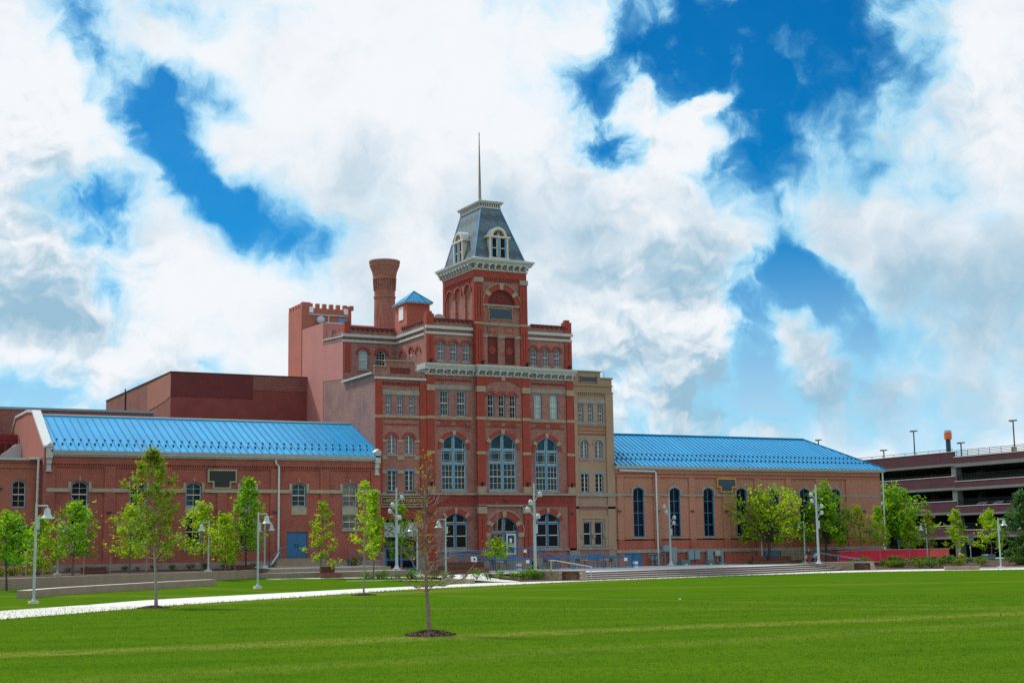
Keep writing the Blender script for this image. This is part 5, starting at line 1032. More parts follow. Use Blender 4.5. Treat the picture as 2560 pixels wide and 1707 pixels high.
# ================================================================== PLAQUE WALLS, RAILS
def plaque_wall(label, plabel, fx, fy, ln, h0, wd):
    n_ = st_n.normalized(); r_ = Vector((n_.y, -n_.x, 0)); o_ = Vector((fx, fy, 0))
    Pq = lambda u, z, w=0.0: tuple(o_ + n_ * u - r_ * w + Vector((0, 0, z)))        # u back along the flank, w out to the left
    t_ = thing('flank_wall', label, 'wall', (fx, fy, 0))
    mb = MB().use('concrete_wall'); mb.prism(Pq, [(.0, -.2), (ln, -.2), (ln, h0), (.3, h0)], -wd, 0); mb.build('wall_body', None, t_); MB().box(Pq, .3, ln, h0 + .003, h0 + .03, -wd, .01).build('top', 'concrete_walk', t_)  # paler top colour stands for the sun on this wall
    p_ = thing('plaque', plabel, 'plaque', tuple(o_ + Vector((0, 0, .35))), 'bronze plaques on the flank walls')
    MB().box(Pq, .22, 1.75, .07, .64, .005, .06).build('frame', 'copper_edge', p_); mb = MB().use('bronze'); mb.box(Pq, .26, 1.71, .1, .61, .03, .07)
    mb.build('panel', None, p_); mb = MB()
    for k, (a, b) in enumerate(((.8, 1.2), (.6, 1.4), (.45, 1.55), (.4, 1.6), (.42, 1.58), (.5, 1.5))): mb.box(Pq, a, b, .53 - k * .07, .55 - k * .07, .07, .074)
    mb.build('raised_lines', 'copper_edge', p_)
    for u in (.05, 1.8):
        for z in (.18, .5): MB().box(Pq, u, u + .18, z, z + .03, .0, .05).build('bracket', 'lens', p_)
plaque_wall('oblong concrete flank wall left of the wide steps', 'bronze plaque on the wall at the left end of the steps', 51.15, 87.75, 5.4, .68, .75)
plaque_wall('oblong concrete flank wall right of the wide steps', 'bronze plaque on the wall at the right end of the steps', 87.35, 99.75, 6.0, .72, .8)
def rail(name, label, path, posts, r=.028, mat='blue_rail', cat='handrail', group=None):
    t_ = thing(name, label, cat, path[0], group)
    MB().tube(path, r, 6).build('top_rail', mat, t_)
    for (x, y, z0, z1) in posts: MB().tube([(x, y, z0), (x, y, z1)], r, 6).build('post', mat, t_)
rail('handrail', 'metal handrail on the steps beside the left plaque wall', [(51.6, 93.2, 1.38), (51.75, 92.7, 1.38), (53.0, 89.6, .9)], [(51.65, 93.1, .5, 1.38), (52.95, 89.7, .1, .92)], .03, 'pole_paint')
rail('handrail', 'blue handrail on the steps beside the right plaque wall', [(85.2, 104.9, 1.55), (85.35, 104.5, 1.55), (87.0, 100.8, .95)], [(85.2, 104.9, .6, 1.55), (86.1, 102.85, .2, 1.25), (86.95, 100.9, 0, .96)], .035)
def picket_fence(name, label, path, h, bays, mat='blue_rail', cat='railing', mid=True, pick=True):
    """path of (x, y, z) ground points; posts at bay ends, slim pickets between"""
    t_ = thing(name, label, cat, path[0]); top = MB(); pk_ = MB()
    for (a, b), nb in zip(zip(path[:-1], path[1:]), bays):
        a, b = Vector(a), Vector(b); up = Vector((0, 0, h)); top.tube([a + up, b + up], .035, 6); top.tube([a + Vector((0, 0, .12)), b + Vector((0, 0, .12))], .018, 4)
        if mid: top.tube([a + up * .9, b + up * .9], .018, 4)
        L_ = (b - a).length; n = int(L_ / .16)
        if pick:
            for k in range(n): q = a.lerp(b, (k + .5) / n); pk_.tube([q + Vector((0, 0, .12)), q + up * .9], .014, 4, False)
        for k in range(nb + 1): q = a.lerp(b, k / nb); MB().tube([q, q + up], .035, 6).build('post', mat, t_)
    top.build('rails', mat, t_)
    if pk_.f: pk_.build('pickets', 'picket', t_)
    return t_
picket_fence('patio_railing', 'blue railing with pale pickets round the small patio, left of the gap', [(53.03, 107.6, .55), (53.03, 105, .46), (56.44, 105, .48)], 1.0, [1, 2])
picket_fence('patio_railing', 'long blue railing with pale pickets round the patio before the sandstone front', [(57.46, 105, .52), (63.2, 105, .53), (66.0, 105, .54), (66.0, 110.5, .6)], 1.02, [4, 2, 2])
picket_fence('ramp_railing', 'blue railing climbing the entrance ramp from the left', [(50.2, 108.6, 1.05), (55.0, 108.6, 1.32), (58.42, 108.6, 1.42), ], .97, [3, 2])
picket_fence('ramp_railing', 'lower blue railing along the front leg of the entrance ramp', [(50.0, 107.4, 1.0), (57.0, 107.4, .6)], .97, [5])
rail('stair_rail', 'blue stair rail at the left edge of the entrance steps', [(58.42, 108.7, 2.38), (59.36, 107.2, 1.45)], [(58.42, 108.7, 1.4, 2.38), (59.36, 107.2, .55, 1.45)], .04)
rail('stair_rail', 'blue stair rail at the right edge of the entrance steps', [(59.45, 109, 2.4), (60.3, 107.6, 1.55), (60.4, 109, 1.6), (64.65, 109, 1.66)], [(59.45, 109, 1.4, 2.4), (60.3, 107.6, .55, 1.55), (62.5, 109, .6, 1.62), (64.65, 109, .6, 1.66)], .04)
en = thing('entrance_ramp', 'concrete entrance landing with ramp and steps under the arched door', 'ramp', (57, 109, .6))
mb = MB(); mb.hexa([(50.1, 107.5, .45), (57.2, 107.5, .45), (57.2, 107.5, .6), (50.1, 107.5, 1.0), (50.1, 108.5, .45), (57.2, 108.5, .45), (57.2, 108.5, .6), (50.1, 108.5, 1.0)])
mb.hexa([(50.1, 108.7, .4), (55, 108.7, .4), (55, 108.7, 1.32), (50.1, 108.7, 1.02), (50.1, 111.5, .4), (55, 111.5, .4), (55, 111.5, 1.32), (50.1, 111.5, 1.02)]); mb.bx(55, 59.4, 108.7, 111.5, .4, 1.55)
for k in range(4): mb.bx(58.5, 60.2, 107.2 + .35 * k, 108.69 if k < 4 else 109, .45, .62 + .2 * (k + 1))
mb.build('deck', 'concrete_wall', en)
for i, (x, y, z, lab) in enumerate(((57.75, 108.5, 2.1, 'white notice on the upper entrance railing'), (56.05, 104.9, 1.25, 'white notice on the small patio railing'), (65.3, 104.9, 1.3, 'white notice near the right end of the long patio railing'))):
    tag(MB().bx(x - .15, x + .15, y - .03, y, z - .12, z + .14).build('notice', 'paper'), lab, 'notice')
pb = thing('poster_board', 'white poster board with black splatter leaning behind the dark benches', 'board', (50.4, 103, .6))
MB().prism(lambda u, z, w=0.0: (u, 102.72 - w + .25 * (z - 1), z), [(50.0, 1.3), (50.5, 1.3), (50.5, 1.74), (50.0, 1.74)], 0, .04).build('panel', 'paper', pb)
n = 12; MB().prism(lambda u, z, w=0.0: (u, 102.72 - w + .25 * (z - 1), z), [(50.28 + (.09 + .03 * math.sin(3 * k)) * math.cos(6.2832 * k / n), 1.54 + (.09 + .03 * math.cos(5 * k)) * math.sin(6.2832 * k / n)) for k in range(n)], .04, .05).build('blot', 'black_panel', pb)
# patio chairs and tables behind the railings
def cafe_chair(x, y, z, rz, col, lab):
    t_ = thing('patio_chair', lab, 'chair', (0, 0, 0), 'chairs on the patio')
    MB().bx(-.21, .21, -.2, .2, .43, .47).build('seat', col, t_); MB().bx(-.21, .21, .17, .21, .55, .9).build('backrest', col, t_)
    for a in (-.19, .19):
        for b in (-.18, .18): MB().tube([(a, b, 0), (a, b, .9 if b > 0 else .45)], .018, 5).build('leg', 'dark_metal', t_)
    t_.location = (x, y, z); t_.rotation_euler = (0, 0, rz); return t_
c0 = cafe_chair(53.8, 106.6, .52, 2.6, 'dark_metal', 'dark patio chair behind the railings before the entrance')
for x, y, rz in ((55.2, 106.9, .4), (58.6, 106.4, 2.2), (60.0, 107, -.6), (61.6, 106.6, 2.9), (63.9, 106.8, .9), (65.1, 106.7, 2.0)): dup(c0, (x, y, .56), rz)
def cafe_table(x, y, lab):
    t_ = thing('patio_table', lab, 'table', (0, 0, 0), 'tables on the patio')
    MB().lathe([(.42, .72), (.42, .75)], (0, 0, 0), 14).build('table_top', 'lens', t_); MB().lathe([(.25, 0), (.04, .05), (.035, .72)], (0, 0, 0), 10).build('pedestal', 'dark_metal', t_)
    t_.location = (x, y, .56); return t_
tb = cafe_table(54.5, 106.9, 'round pale patio table behind the railings before the entrance')
for x in (59.3, 62.6, 64.6): dup(tb, (x, 107.0, .56))
for x, lab in ((55.55, 'white and blue bin on the small patio behind its railing'), (66.6, 'white and blue bin at the right end of the long patio railing')):
    t_ = thing('litter_bin', lab, 'bin', (x, 105.5, .5)); MB().bx(x - .17, x + .17, 105.3, 105.6, .5, .72).build('lower_panel', 'paper', t_); MB().bx(x - .175, x + .175, 105.295, 105.605, .72, .9).build('blue_panel', 'blue_light', t_); MB().bx(x - .17, x + .17, 105.3, 105.6, .9, 1.12).build('upper_panel', 'paper', t_)

# ================================================================== BENCHES
def slat_box(par, name, x0, x1, y0, y1, z0, z1, n, mat):
    mb = MB(); d = (z1 - z0) / n
    for k in range(n): mb.bx(x0, x1, y0, y1, z0 + d * k + .012, z0 + d * (k + 1))
    mb.bx(x0 + .02, x1 - .02, y0 + .02, y1 - .02, z0, z1 - .01); return mb.build(name, mat, par)
def tier_bench(label, x0, x1, y, z, sb, bx0, bx1, hb, mats=('wood_red', 'wood_red')):
    t_ = thing('wooden_bench', label, 'bench', ((x0 + x1) / 2, y, z))
    slat_box(t_, 'seat', x0, x1, y, y + .75, z + .08, z + sb, 3, mats[0]); slat_box(t_, 'backrest', bx0, bx1, y + .76, y + 1.0, z + .08, z + hb, 5, mats[1]); MB().bx(x0 + .1, x1 - .1, y + .1, y + .95, z - .2, z + .075).build('base', 'concrete_wall', t_)
    return t_
tier_bench('stepped dark wood bench in front of the entrance ramp, nearest the walkway', 45.2, 49.8, 100.4, .43, .32, 46.5, 49.1, .68)
tier_bench('dark wood bench behind the stepped one, beside the patio railing', 48.9, 51.0, 101.7, .48, .42, 47.75, 50.95, .86, ('wood_light', 'wood_red'))
tier_bench('very wide dark wood bench under the spreading trees on the right plaza', 80.85, 86.38, 108.3, .62, .33, 81.5, 85.8, .75)
tier_bench('small wood bench in front of the blue double door', 36.86, 38.43, 100.2, .39, .36, 37.05, 38.12, .8, ('wood_light', 'wood_red'))
b0_ = tier_bench('small wood bench behind the retaining wall at the left', 20.4, 22.1, 101.5, .95, .2, 20.4, 22.1, .5)
tier_bench('small wood bench among the young trees behind the retaining wall', 31.2, 33.2, 104.2, 1.0, .2, 31.2, 33.2, .4)
for x, lab in ((97.4, 'small red-brown bench at the left along the red fence'), (99.9, 'small red-brown bench at the middle along the red fence'), (102.25, 'small red-brown bench against the coral panel of the fence')):
    tier_bench(lab, x - .55, x + .55, 107.4, .5, .3, x - .52, x + .52, .5)
# door stairs of the left hall
dst = thing('door_steps', 'concrete steps up to the blue double doors of the left hall', 'steps', (38.8, 110, 1.1))
for k in range(4): MB().bx(36.9 - .3 * (3 - k) * .5, 40.6 + .35 * (3 - k), 109.0 + .42 * k, 110.82, 1.05 + (.0 if k == 0 else .001 * k), 1.28 + .18 * k).build('step', 'concrete_wall', dst)
rail('stair_rail', 'blue handrail left of the blue double doors', [(36.0, 109.0, 1.9), (36.2, 109.1, 1.98), (37.2, 110.2, 2.62), (37.6, 110.6, 2.66)], [(36.0, 109.0, 1.1, 1.9), (37.1, 110.1, 1.3, 2.56)], .03)
rail('stair_rail', 'blue handrail right of the blue double doors', [(39.8, 110.7, 2.66), (40.4, 109.2, 2.0), (40.45, 109.05, 1.2)], [(40.0, 110.2, 1.5, 2.45)], .03)
rail('stair_rail', 'blue loop handrail beside the sill of the last left hall window', [(42.3, 108.6, 1.1), (42.3, 108.6, 2.12), (42.7, 108.6, 2.14), (43.4, 108.6, 1.82)], [], .03)
rail('stair_rail', 'blue loop handrail beside the storehouse corner', [(44.3, 108.4, 2.12), (44.6, 108.4, 2.12), (45.3, 108.4, 1.8), (45.3, 108.4, .7)], [], .03)

# ================================================================== UTILITY EQUIPMENT
def cab(name, label, x0, x1, z0, z1, d=.35, y=111.86, mat='cabinet', cat='cabinet', door=True):
    t_ = thing(name, label, cat, ((x0 + x1) / 2, y, z0)); MB().bx(x0, x1, y - d, y, z0, z1).build('case', mat, t_)
    if door: MB().bx(x0 + .05, x1 - .05, y - d - .02, y - d - .003, z0 + .05, z1 - .05).bx((x0 + x1) / 2 - .05, (x0 + x1) / 2 + .05, y - d - .035, y - d - .02, z1 - .2, z1 - .14).build('door', mat, t_)
    if z0 > .9: MB().tube([((x0 + x1) / 2, y - .1, z0), ((x0 + x1) / 2, y - .1, .6)], .03, 5).build('conduit', mat, t_)
    return t_
cab('utility_cabinet', 'tall grey utility cabinet standing behind the light mast', 74.28, 74.85, .62, 2.25, .4); cab('meter_box', 'grey box high on the wall left of the tall cabinet', 73.44, 74.1, 1.88, 2.48, .3)
cab('meter_box', 'left one of the twin grey meter boxes', 76.2, 76.8, 1.12, 1.97, .25); cab('meter_box', 'right one of the twin grey meter boxes', 76.88, 77.48, 1.14, 1.97, .25)
cab('meter_box', 'larger single grey meter box between twins and pale box', 78.3, 78.92, .96, 1.97, .25); cab('meter_box', 'pale square meter box on the wall', 79.22, 79.8, 1.42, 1.92, .2, mat='cabinet_pale'); cab('meter_box', 'narrow tall grey box at the right of the meters', 79.84, 80.12, .62, 1.95, .2)
for x0, x1, z1, lab in ((74.98, 75.9, 1.1, 'biggest green slatted utility bin by the tall cabinet'), (77.85, 78.5, 1.06, 'green slatted utility bin under the single meter box'), (79.05, 79.78, .86, 'low green slatted utility bin under the pale box')):
    t_ = thing('equipment_box', lab, 'utility box', (x0, 111.3, .62)); mb = MB().bx(x0, x1, 110.9, 111.5, .62, z1)
    for k in range(2): mb.bx(x0 - .03, x1 + .03, 110.85, 110.9, z1 - .1 - .15 * k, z1 - .04 - .15 * k)
    mb.build('case', 'bin_green', t_); MB().bx(x0 + .4 * (x1 - x0), x0 + .6 * (x1 - x0), 110.88, 110.899, .66, .76).build('warning_label', 'paper', t_)
gm = thing('gas_meter', 'cluster of teal gas meters and bent pipes by the downpipe', 'gas meter', (72.5, 111.6, .64))
MB().tube([(71.85, 111.5, 1.35), (71.85, 111.5, 1.68), (73.55, 111.5, 1.68), (73.55, 111.5, .64)], .05, 6).tube([(73.0, 111.3, .64), (73.0, 111.3, 1.25), (73.12, 111.3, 1.38), (73.25, 111.3, 1.3)], .055, 6).build('pipe', 'bin_green', gm)
for x in (72.15, 72.6): MB().lathe([(.0, .25), (.16, .22), (.2, .05), (.16, -.12), (.05, -.18)], (x, 111.45, 1.22), 10).lathe([(.0, .12), (.14, .08), (.15, -.05), (.05, -.14)], (x, 111.4, .86), 10).tube([(x, 111.45, 1.68), (x, 111.45, .64)], .045, 6).build('meter', 'bin_green', gm)

# ================================================================== RIGHT SIDE
rf = thing('site_fence', 'crimson screened site fence with one coral panel, before the garage', 'fence', (99, 110, .5))
fz = [(92.75, 110.6, .64, 1.64), (95.2, 110.6, .62, 1.68), (98.0, 110.6, .58, 1.71), (101.4, 110.6, .55, 1.72), (104.2, 110.6, .5, 1.72), (106.75, 110.6, .45, 1.75)]
for (a, b) in zip(fz[:-1], fz[1:]):
    mb = MB(); n = 8
    for k in range(n):
        f0, f1 = k / n, (k + 1) / n; l_ = lambda i, f: a[i] + (b[i] - a[i]) * f; y0, y1 = [110.6 + .05 * math.sin(f * 9 + a[0]) for f in (f0, f1)]
        mb.hexa([(l_(0, f0), y0, l_(2, f0) - .2), (l_(0, f1), y1, l_(2, f1) - .2), (l_(0, f1), y1, l_(3, f1)), (l_(0, f0), y0, l_(3, f0)), (l_(0, f0), y0 + .03, l_(2, f0) - .2), (l_(0, f1), y1 + .03, l_(2, f1) - .2), (l_(0, f1), y1 + .03, l_(3, f1)), (l_(0, f0), y0 + .03, l_(3, f0))])
    mb.build('fabric_panel', 'fence_coral' if a[0] > 104 else 'fence_red', rf)
for q in fz: MB().tube([(q[0], 110.72, q[2] - .1), (q[0], 110.72, q[3] + .04)], .03, 6).build('post', 'cabinet_pale', rf)
MB().tube([(q[0], 110.72, q[3] + .02) for q in fz], .025, 5).build('top_rail', 'cabinet_pale', rf)
wallrun('garden_wall', 'low concrete wall beside the right hedge and walkway', 'wall', [(88.9, 92.7, .0, .32), (91.3, 91.2, 0, .33)], .4, 'concrete_wall')
wallrun('garden_wall', 'short low concrete wall at the foot of the lamp by the benches', 'wall', [(41.65, 90.3, .0, .32), (42.2, 87.0, .0, .33)], .4, 'concrete_wall')
wallrun('curb', 'low pale curb under the lamp beside the conifer', 'curb', [(93.4, 93.6, 0, .12), (99.5, 93.0, 0, .12), (108, 90.5, 0, .12)], .3, 'concrete_step')
mk = thing('road_marker', 'slim red and white marker post at the end of the red fence', 'marker post', (107.6, 111, .47))
MB().lathe([(.06, 0), (.06, .35)], (107.6, 111, .47), 8).lathe([(.06, .5), (.06, .66)], (107.6, 111, .47), 8).build('red_band', 'cloth_red', mk); MB().lathe([(.06, .35), (.06, .5)], (107.6, 111, .47), 8).build('white_band', 'paper', mk)
pl = thing('flower_planter', 'concrete planter with yellow flowers before the garage', 'planter', (110.2, 112.4, .5)); MB().bx(109.4, 111.3, 112.0, 112.9, .45, .8).build('trough', 'concrete_wall', pl)
mb = MB(); rnd = random.Random(5)
for k in range(30):
    x = 110.2 + rnd.uniform(-.5, .5); a = rnd.uniform(0, 6.28); h = rnd.uniform(.2, .55); dx, dy = .2 * math.cos(a), .2 * math.sin(a); mb.add([(x - .03, 112.4, .8), (x + .03, 112.4, .8), (x + dx, 112.4 + dy, .8 + h)], [(0, 1, 2)])
mb.build('leaves', 'leaf_shrub', pl); mb = MB()
for x, z in ((109.85, 1.15), (110.05, 1.05), (110.25, 1.0), (109.75, 1.02)): mb.lathe([(0, -.08), (.09, 0), (.11, .08), (0, .16)], (x, 112.3, z), 7)
mb.build('flowers', 'flower', pl)
ub = thing('equipment_box', 'dark green utility box in front of the garage shade', 'utility box', (113.8, 112.2, .45)); MB().bx(113.2, 114.3, 111.9, 112.7, .45, 1.0).build('case', 'bin_green', ub); MB().prism(FR(111.86), [(113.15, 1.004), (114.35, 1.004), (114.2, 1.1), (113.3, 1.1)], -.9, 0).build('lid', 'bin_green', ub)
def road_sign(label, x, y, z, h, w_, hh, mat, rnd_=False):
    t_ = thing('road_sign', label, 'sign', (x, y, z)); MB().tube([(x, y, z), (x, y, z + h)], .04, 6).build('post', 'cabinet_pale', t_)
    if rnd_: MB().prism(FR(y - .06), [(x + w_ / 2 * math.cos(6.2832 * (k + .5) / 8), z + h - .1 + hh / 2 * math.sin(6.2832 * (k + .5) / 8)) for k in range(8)], 0, .03).build('sign_plate', mat, t_)
    else: MB().bx(x - w_ / 2, x + w_ / 2, y - .1, y - .06, z + h - hh, z + h).build('sign_plate', mat, t_)
road_sign('grey back of an eight-sided road sign behind the red fence', 104.6, 114, .5, 2.4, .62, .7, 'cabinet', True)
road_sign('grey back of a square road sign before the garage, right of planter', 113.0, 114, .5, 2.7, .9, 1.1, 'concrete_garage')
road_sign('small blue road sign behind the red fence', 102.6, 113.2, .5, 2.2, .5, .35, 'blue_frame')

# ------------------------------------------------------------------ cars
def car(label, x, y, z, rz, paint):
    t_ = thing('parked_car', label, 'car', (0, 0, 0)); I_ = lambda u, z, w=0.0: (u, -w, z)
    low = [(-2.2, .3), (2.15, .3), (2.25, .6), (2.15, .85), (1.2, .98), (-1.6, 1.0), (-2.2, .95), (-2.28, .6)]; cab = [(1.0, .98), (.35, 1.42), (-.2, 1.5), (-1.1, 1.47), (-1.85, .99)]
    MB().prism(I_, low, -.88, .88).prism(I_, cab, -.74, .74).build('body', paint, t_)
    gl_ = [(.82, 1.02), (.3, 1.36), (-1.05, 1.4), (-1.6, 1.03)]; MB().prism(I_, gl_, -.755, -.745).prism(I_, gl_, .745, .755).add([(1.0, -.66, 1.0), (1.0, .66, 1.0), (.42, .6, 1.4), (.42, -.6, 1.4)], [(0, 1, 2, 3)]).build('window', 'glass_dark', t_)
    for a in (-1.4, 1.4):
        for b in (-.8, .8):
            w_ = MB().prism(I_, [(a + .32 * math.cos(.3927 * k), .32 + .32 * math.sin(.3927 * k)) for k in range(16)], -b - .1, -b + .1).build('wheel', 'rail_dark', t_); MB().prism(I_, [(a + .18 * math.cos(.785 * k), .32 + .18 * math.sin(.785 * k)) for k in range(8)], -b - .11, -b + .11).build('rim', 'cabinet_pale', w_)
    for b in (-.6, .6): MB().bx(2.16, 2.22, b - .18, b + .18, .62, .75).build('headlight', 'lens', t_)
    t_.location = (x, y, z); t_.rotation_euler = (0, 0, rz)
plain('car_white', rgb(.7, .71, .72), .25, .03, 1.0); plain('car_dark', rgb(.02, .025, .03), .25, .1, 1.0)
car('white car on the second garage deck, right of the column', 142.6, 140.0, 6.14, 0, 'car_white'); car('white car on the second garage deck, farther right behind the railing', 142.6, 137.2, 6.14, 0, 'car_white')
car('white car on the first garage deck near the right edge', 142.6, 133.4, 3.28, 0, 'car_white'); car('dark car behind the red fence at the hall corner', 105.2, 117.2, .32, .3, 'car_dark')

# ================================================================== PEOPLE
def chain(name, pts, edges, rad, mat, par, smooth=2):
    me = bpy.data.meshes.new(name); me.from_pydata([tuple(p) for p in pts], edges, []); me.materials.append(MATS[mat])
    o = bpy.data.objects.new(name, me); COL.objects.link(o); o.parent = par
    sk = o.modifiers.new('skin', 'SKIN'); sk.use_smooth_shade = True; ss = o.modifiers.new('sub', 'SUBSURF'); ss.levels = 1; ss.render_levels = smooth
    for v, r in zip(me.skin_vertices[0].data, rad): v.radius = (r, r)
    me.skin_vertices[0].data[0].use_root = True
    return o
def person(label, loc, rz, sc, sit, cloth, hairm, skinm, bend=0.0, armf=.25):
    t_ = thing('person', label, 'person', loc); t_.rotation_euler = (0, 0, rz); t_.scale = (sc,) * 3
    hz = .48 if sit else .92; b = bend; V = Vector
    hip = V((0, 0, hz)); chest = V((0, .42 * math.sin(b), hz + .42 * math.cos(b))); neck = V((0, .56 * math.sin(b), hz + .56 * math.cos(b))); head = neck + V((0, .06 + .1 * math.sin(b), .17)); crown = head + V((0, .02, .10))
    pts = [hip, hip.lerp(chest, .5), chest, neck, head, crown]; ed = [(0, 1), (1, 2), (2, 3), (3, 4), (4, 5)]; rad = [.145, .125, .14, .055, .095, .075]; legs = []; arms = []; hands = []
    for s_ in (-1, 1):
        if sit: L_ = [V((s_ * .09, .04, hz - .03)), V((s_ * .12, .44, hz)), V((s_ * .12, .47, .08)), V((s_ * .12, .62, .04))]
        else: L_ = [V((s_ * .09, 0, hz - .06)), V((s_ * .1, .03, .5)), V((s_ * .11, -.02 + .05 * s_, .09)), V((s_ * .12, .13 + .05 * s_, .04))]
        k = len(pts); pts += L_; ed += [(0, k), (k, k + 1), (k + 1, k + 2), (k + 2, k + 3)]; rad += [.085, .06, .045, .04]; legs.append(L_)
        A_ = [chest + V((s_ * .17, 0, .07)), chest + V((s_ * .22, .05 + armf * .2, -.2)), chest + V((s_ * .17, .1 + armf, -.36)), chest + V((s_ * .16, .16 + armf, -.44))]
        k = len(pts); pts += A_; ed += [(2, k), (k, k + 1), (k + 1, k + 2), (k + 2, k + 3)]; rad += [.062, .045, .033, .03]; arms.append(A_)
        for f, ln in enumerate((.075, .085, .08, .065)):
            q = A_[3] + V((s_ * (.027 - .018 * f), .02, -.02)); k2 = len(pts); pts += [q, q + V((0, ln * .5, -ln * .35)), q + V((0, ln * .6, -ln))]; ed += [(k + 3, k2), (k2, k2 + 1), (k2 + 1, k2 + 2)]; rad += [.011, .009, .008]
        q = A_[3] + V((-s_ * .03, .01, 0)); k2 = len(pts); pts += [q, q + V((-s_ * .02, .05, -.02))]; ed += [(k + 3, k2), (k2, k2 + 1)]; rad += [.012, .009]
    chain('body', pts, ed, rad, skinm, t_)
    sp = [hip + V((0, 0, -.02)), hip.lerp(chest, .5), chest, neck - V((0, 0, .05))]; e2 = [(0, 1), (1, 2), (2, 3)]; r2 = [.165, .15, .16, .08]
    for A_ in arms: k = len(sp); sp += [A_[0], A_[1], A_[1].lerp(A_[2], .5)]; e2 += [(2, k), (k, k + 1), (k + 1, k + 2)]; r2 += [.08, .062, .052]
    chain('shirt', sp, e2, r2, cloth[0], t_)
    sp = [hip + V((0, 0, .01))]; e2 = []; r2 = [.158]
    for L_ in legs: k = len(sp); sp += [L_[0], L_[1], L_[2]]; e2 += [(0, k), (k, k + 1), (k + 1, k + 2)]; r2 += [.105, .08, .06]
    chain('trousers', sp, e2, r2, cloth[1], t_)
    chain('hair', [head + V((0, -.03, .0)), head + V((0, -.02, .1)), crown + V((0, .02, .03))], [(0, 1), (1, 2)], [.09, .098, .08], hairm, t_)
    for s_ in (-1, 1): MB().lathe([(0, -.012), (.012, 0), (0, .012)], tuple(head + V((s_ * .035, .09, .01))), 6).build('eye', 'black_panel', None)
    for o in list(COL.objects)[-2:]: o.parent = t_; o.location = (0, 0, 0)
    MB().tube([head + V((0, .09, 0)), head + V((0, .115, -.03))], [.01, .018], 6).build('nose', skinm, None); o = COL.objects[-1]; o.parent = t_; o.location = (0, 0, 0)
    return t_
person('standing child with blond hair in navy top and red trousers by the lamp', (86.38, 107.2, .6), -.5, .76, False, ('cloth_navy', 'cloth_red'), 'hair_blond', 'skin')
person('stooping person in pale grey shirt beside the standing child', (86.75, 108.2, .6), -1.2, .82, True, ('cloth_white', 'cloth_grey'), 'hair_black', 'skin', .75, .2)
p3_ = person('seated person in white shirt wearing a pink backpack', (87.2, 107.2, .6), 0.3, .86, True, ('cloth_white', 'cloth_grey'), 'hair_black', 'skin_dark', .12, .2)
bp_ = thing('backpack', 'pink backpack on the back of the seated person', 'backpack', (87.2, 106.98, .9))
MB().lathe([(.0, -.05), (.13, .0), (.17, .12), (.16, .3), (.09, .42), (0, .44)], (87.2, 106.92, .95), 12).build('bag', 'pack_pink', bp_, True); MB().lathe([(.0, -.03), (.09, .0), (.1, .1), (.06, .17), (0, .18)], (87.2, 106.78, 1.0), 10).build('pocket', 'pack_pink', bp_, True)
st = thing('stroller', 'low dark stroller frame beside the stooping person', 'stroller', (86.7, 107.6, .6))
for dx in (-.25, .25): MB().lathe([(.11, -.03), (.16, -.03), (.16, .03), (.11, .03)], (0, 0, 0), 14).build('wheel', 'black_panel', st); o = COL.objects[-1]; o.rotation_euler = (math.pi / 2, 0, .4); o.location = o.location + Vector((86.7 + dx, 107.5, .77))
MB().tube([(86.4, 107.5, .8), (86.7, 107.5, 1.0), (87.0, 107.5, .8)], .03, 6).tube([(86.7, 107.5, 1.0), (86.5, 107.7, 1.4)], .02, 5).build('frame', 'dark_metal', st)
for x, lab in ((86.6, 'low stool or crate under the stooping person'), (87.18, 'low stool under the seated person')):
    t_ = thing('stool', lab, 'stool', (x, 107.3, .6)); y = 108.2 if x < 87 else 107.15; MB().bx(x - .15, x + .2, y - .16, y + .16, .93, .99).build('seat', 'cloth_grey', t_)
    for a in (-.12, .16):
        for b in (-.12, .12): MB().tube([(x + a, y + b, .6), (x + a, y + b, .94)], .02, 5).build('leg', 'dark_metal', t_)
# ================================================================== TREES AND PLANTS
def leaf(mb, p, s, rnd, up=.35):
    d = Vector((rnd.gauss(0, .8), rnd.gauss(0, .8), rnd.gauss(up + .3, .7))).normalized(); a = d.orthogonal().normalized(); a.rotate(Matrix.Rotation(rnd.uniform(0, 6.28), 3, d)); b = d.cross(a)
    l_ = s * rnd.uniform(.6, 1.5); w_ = l_ * rnd.uniform(.5, .75)
    mb.add([p - a * l_ * .5, p + b * w_ * .5 + a * l_ * .05, p + a * l_ * .5, p - b * w_ * .5 + a * l_ * .05], [(0, 1, 2, 3)])
PROF = dict(
    oval=lambda f: math.sin(math.pi * min(1, max(0, .08 + .92 * f)) ** .8) ** .7, cone=lambda f: (1 - f) ** .75 * min(1, .35 + f * 4), egg=lambda f: math.sin(math.pi * (.12 + .86 * f) ** .65) ** .8,
    column=lambda f: min(1, .55 + f * 3) * (1 - f) ** .5, round=lambda f: math.sqrt(max(0, 1 - (2 * f - .9) ** 2 / 1.25)), vase=lambda f: (.35 + .9 * f) * (1 - f ** 4) ** .6)
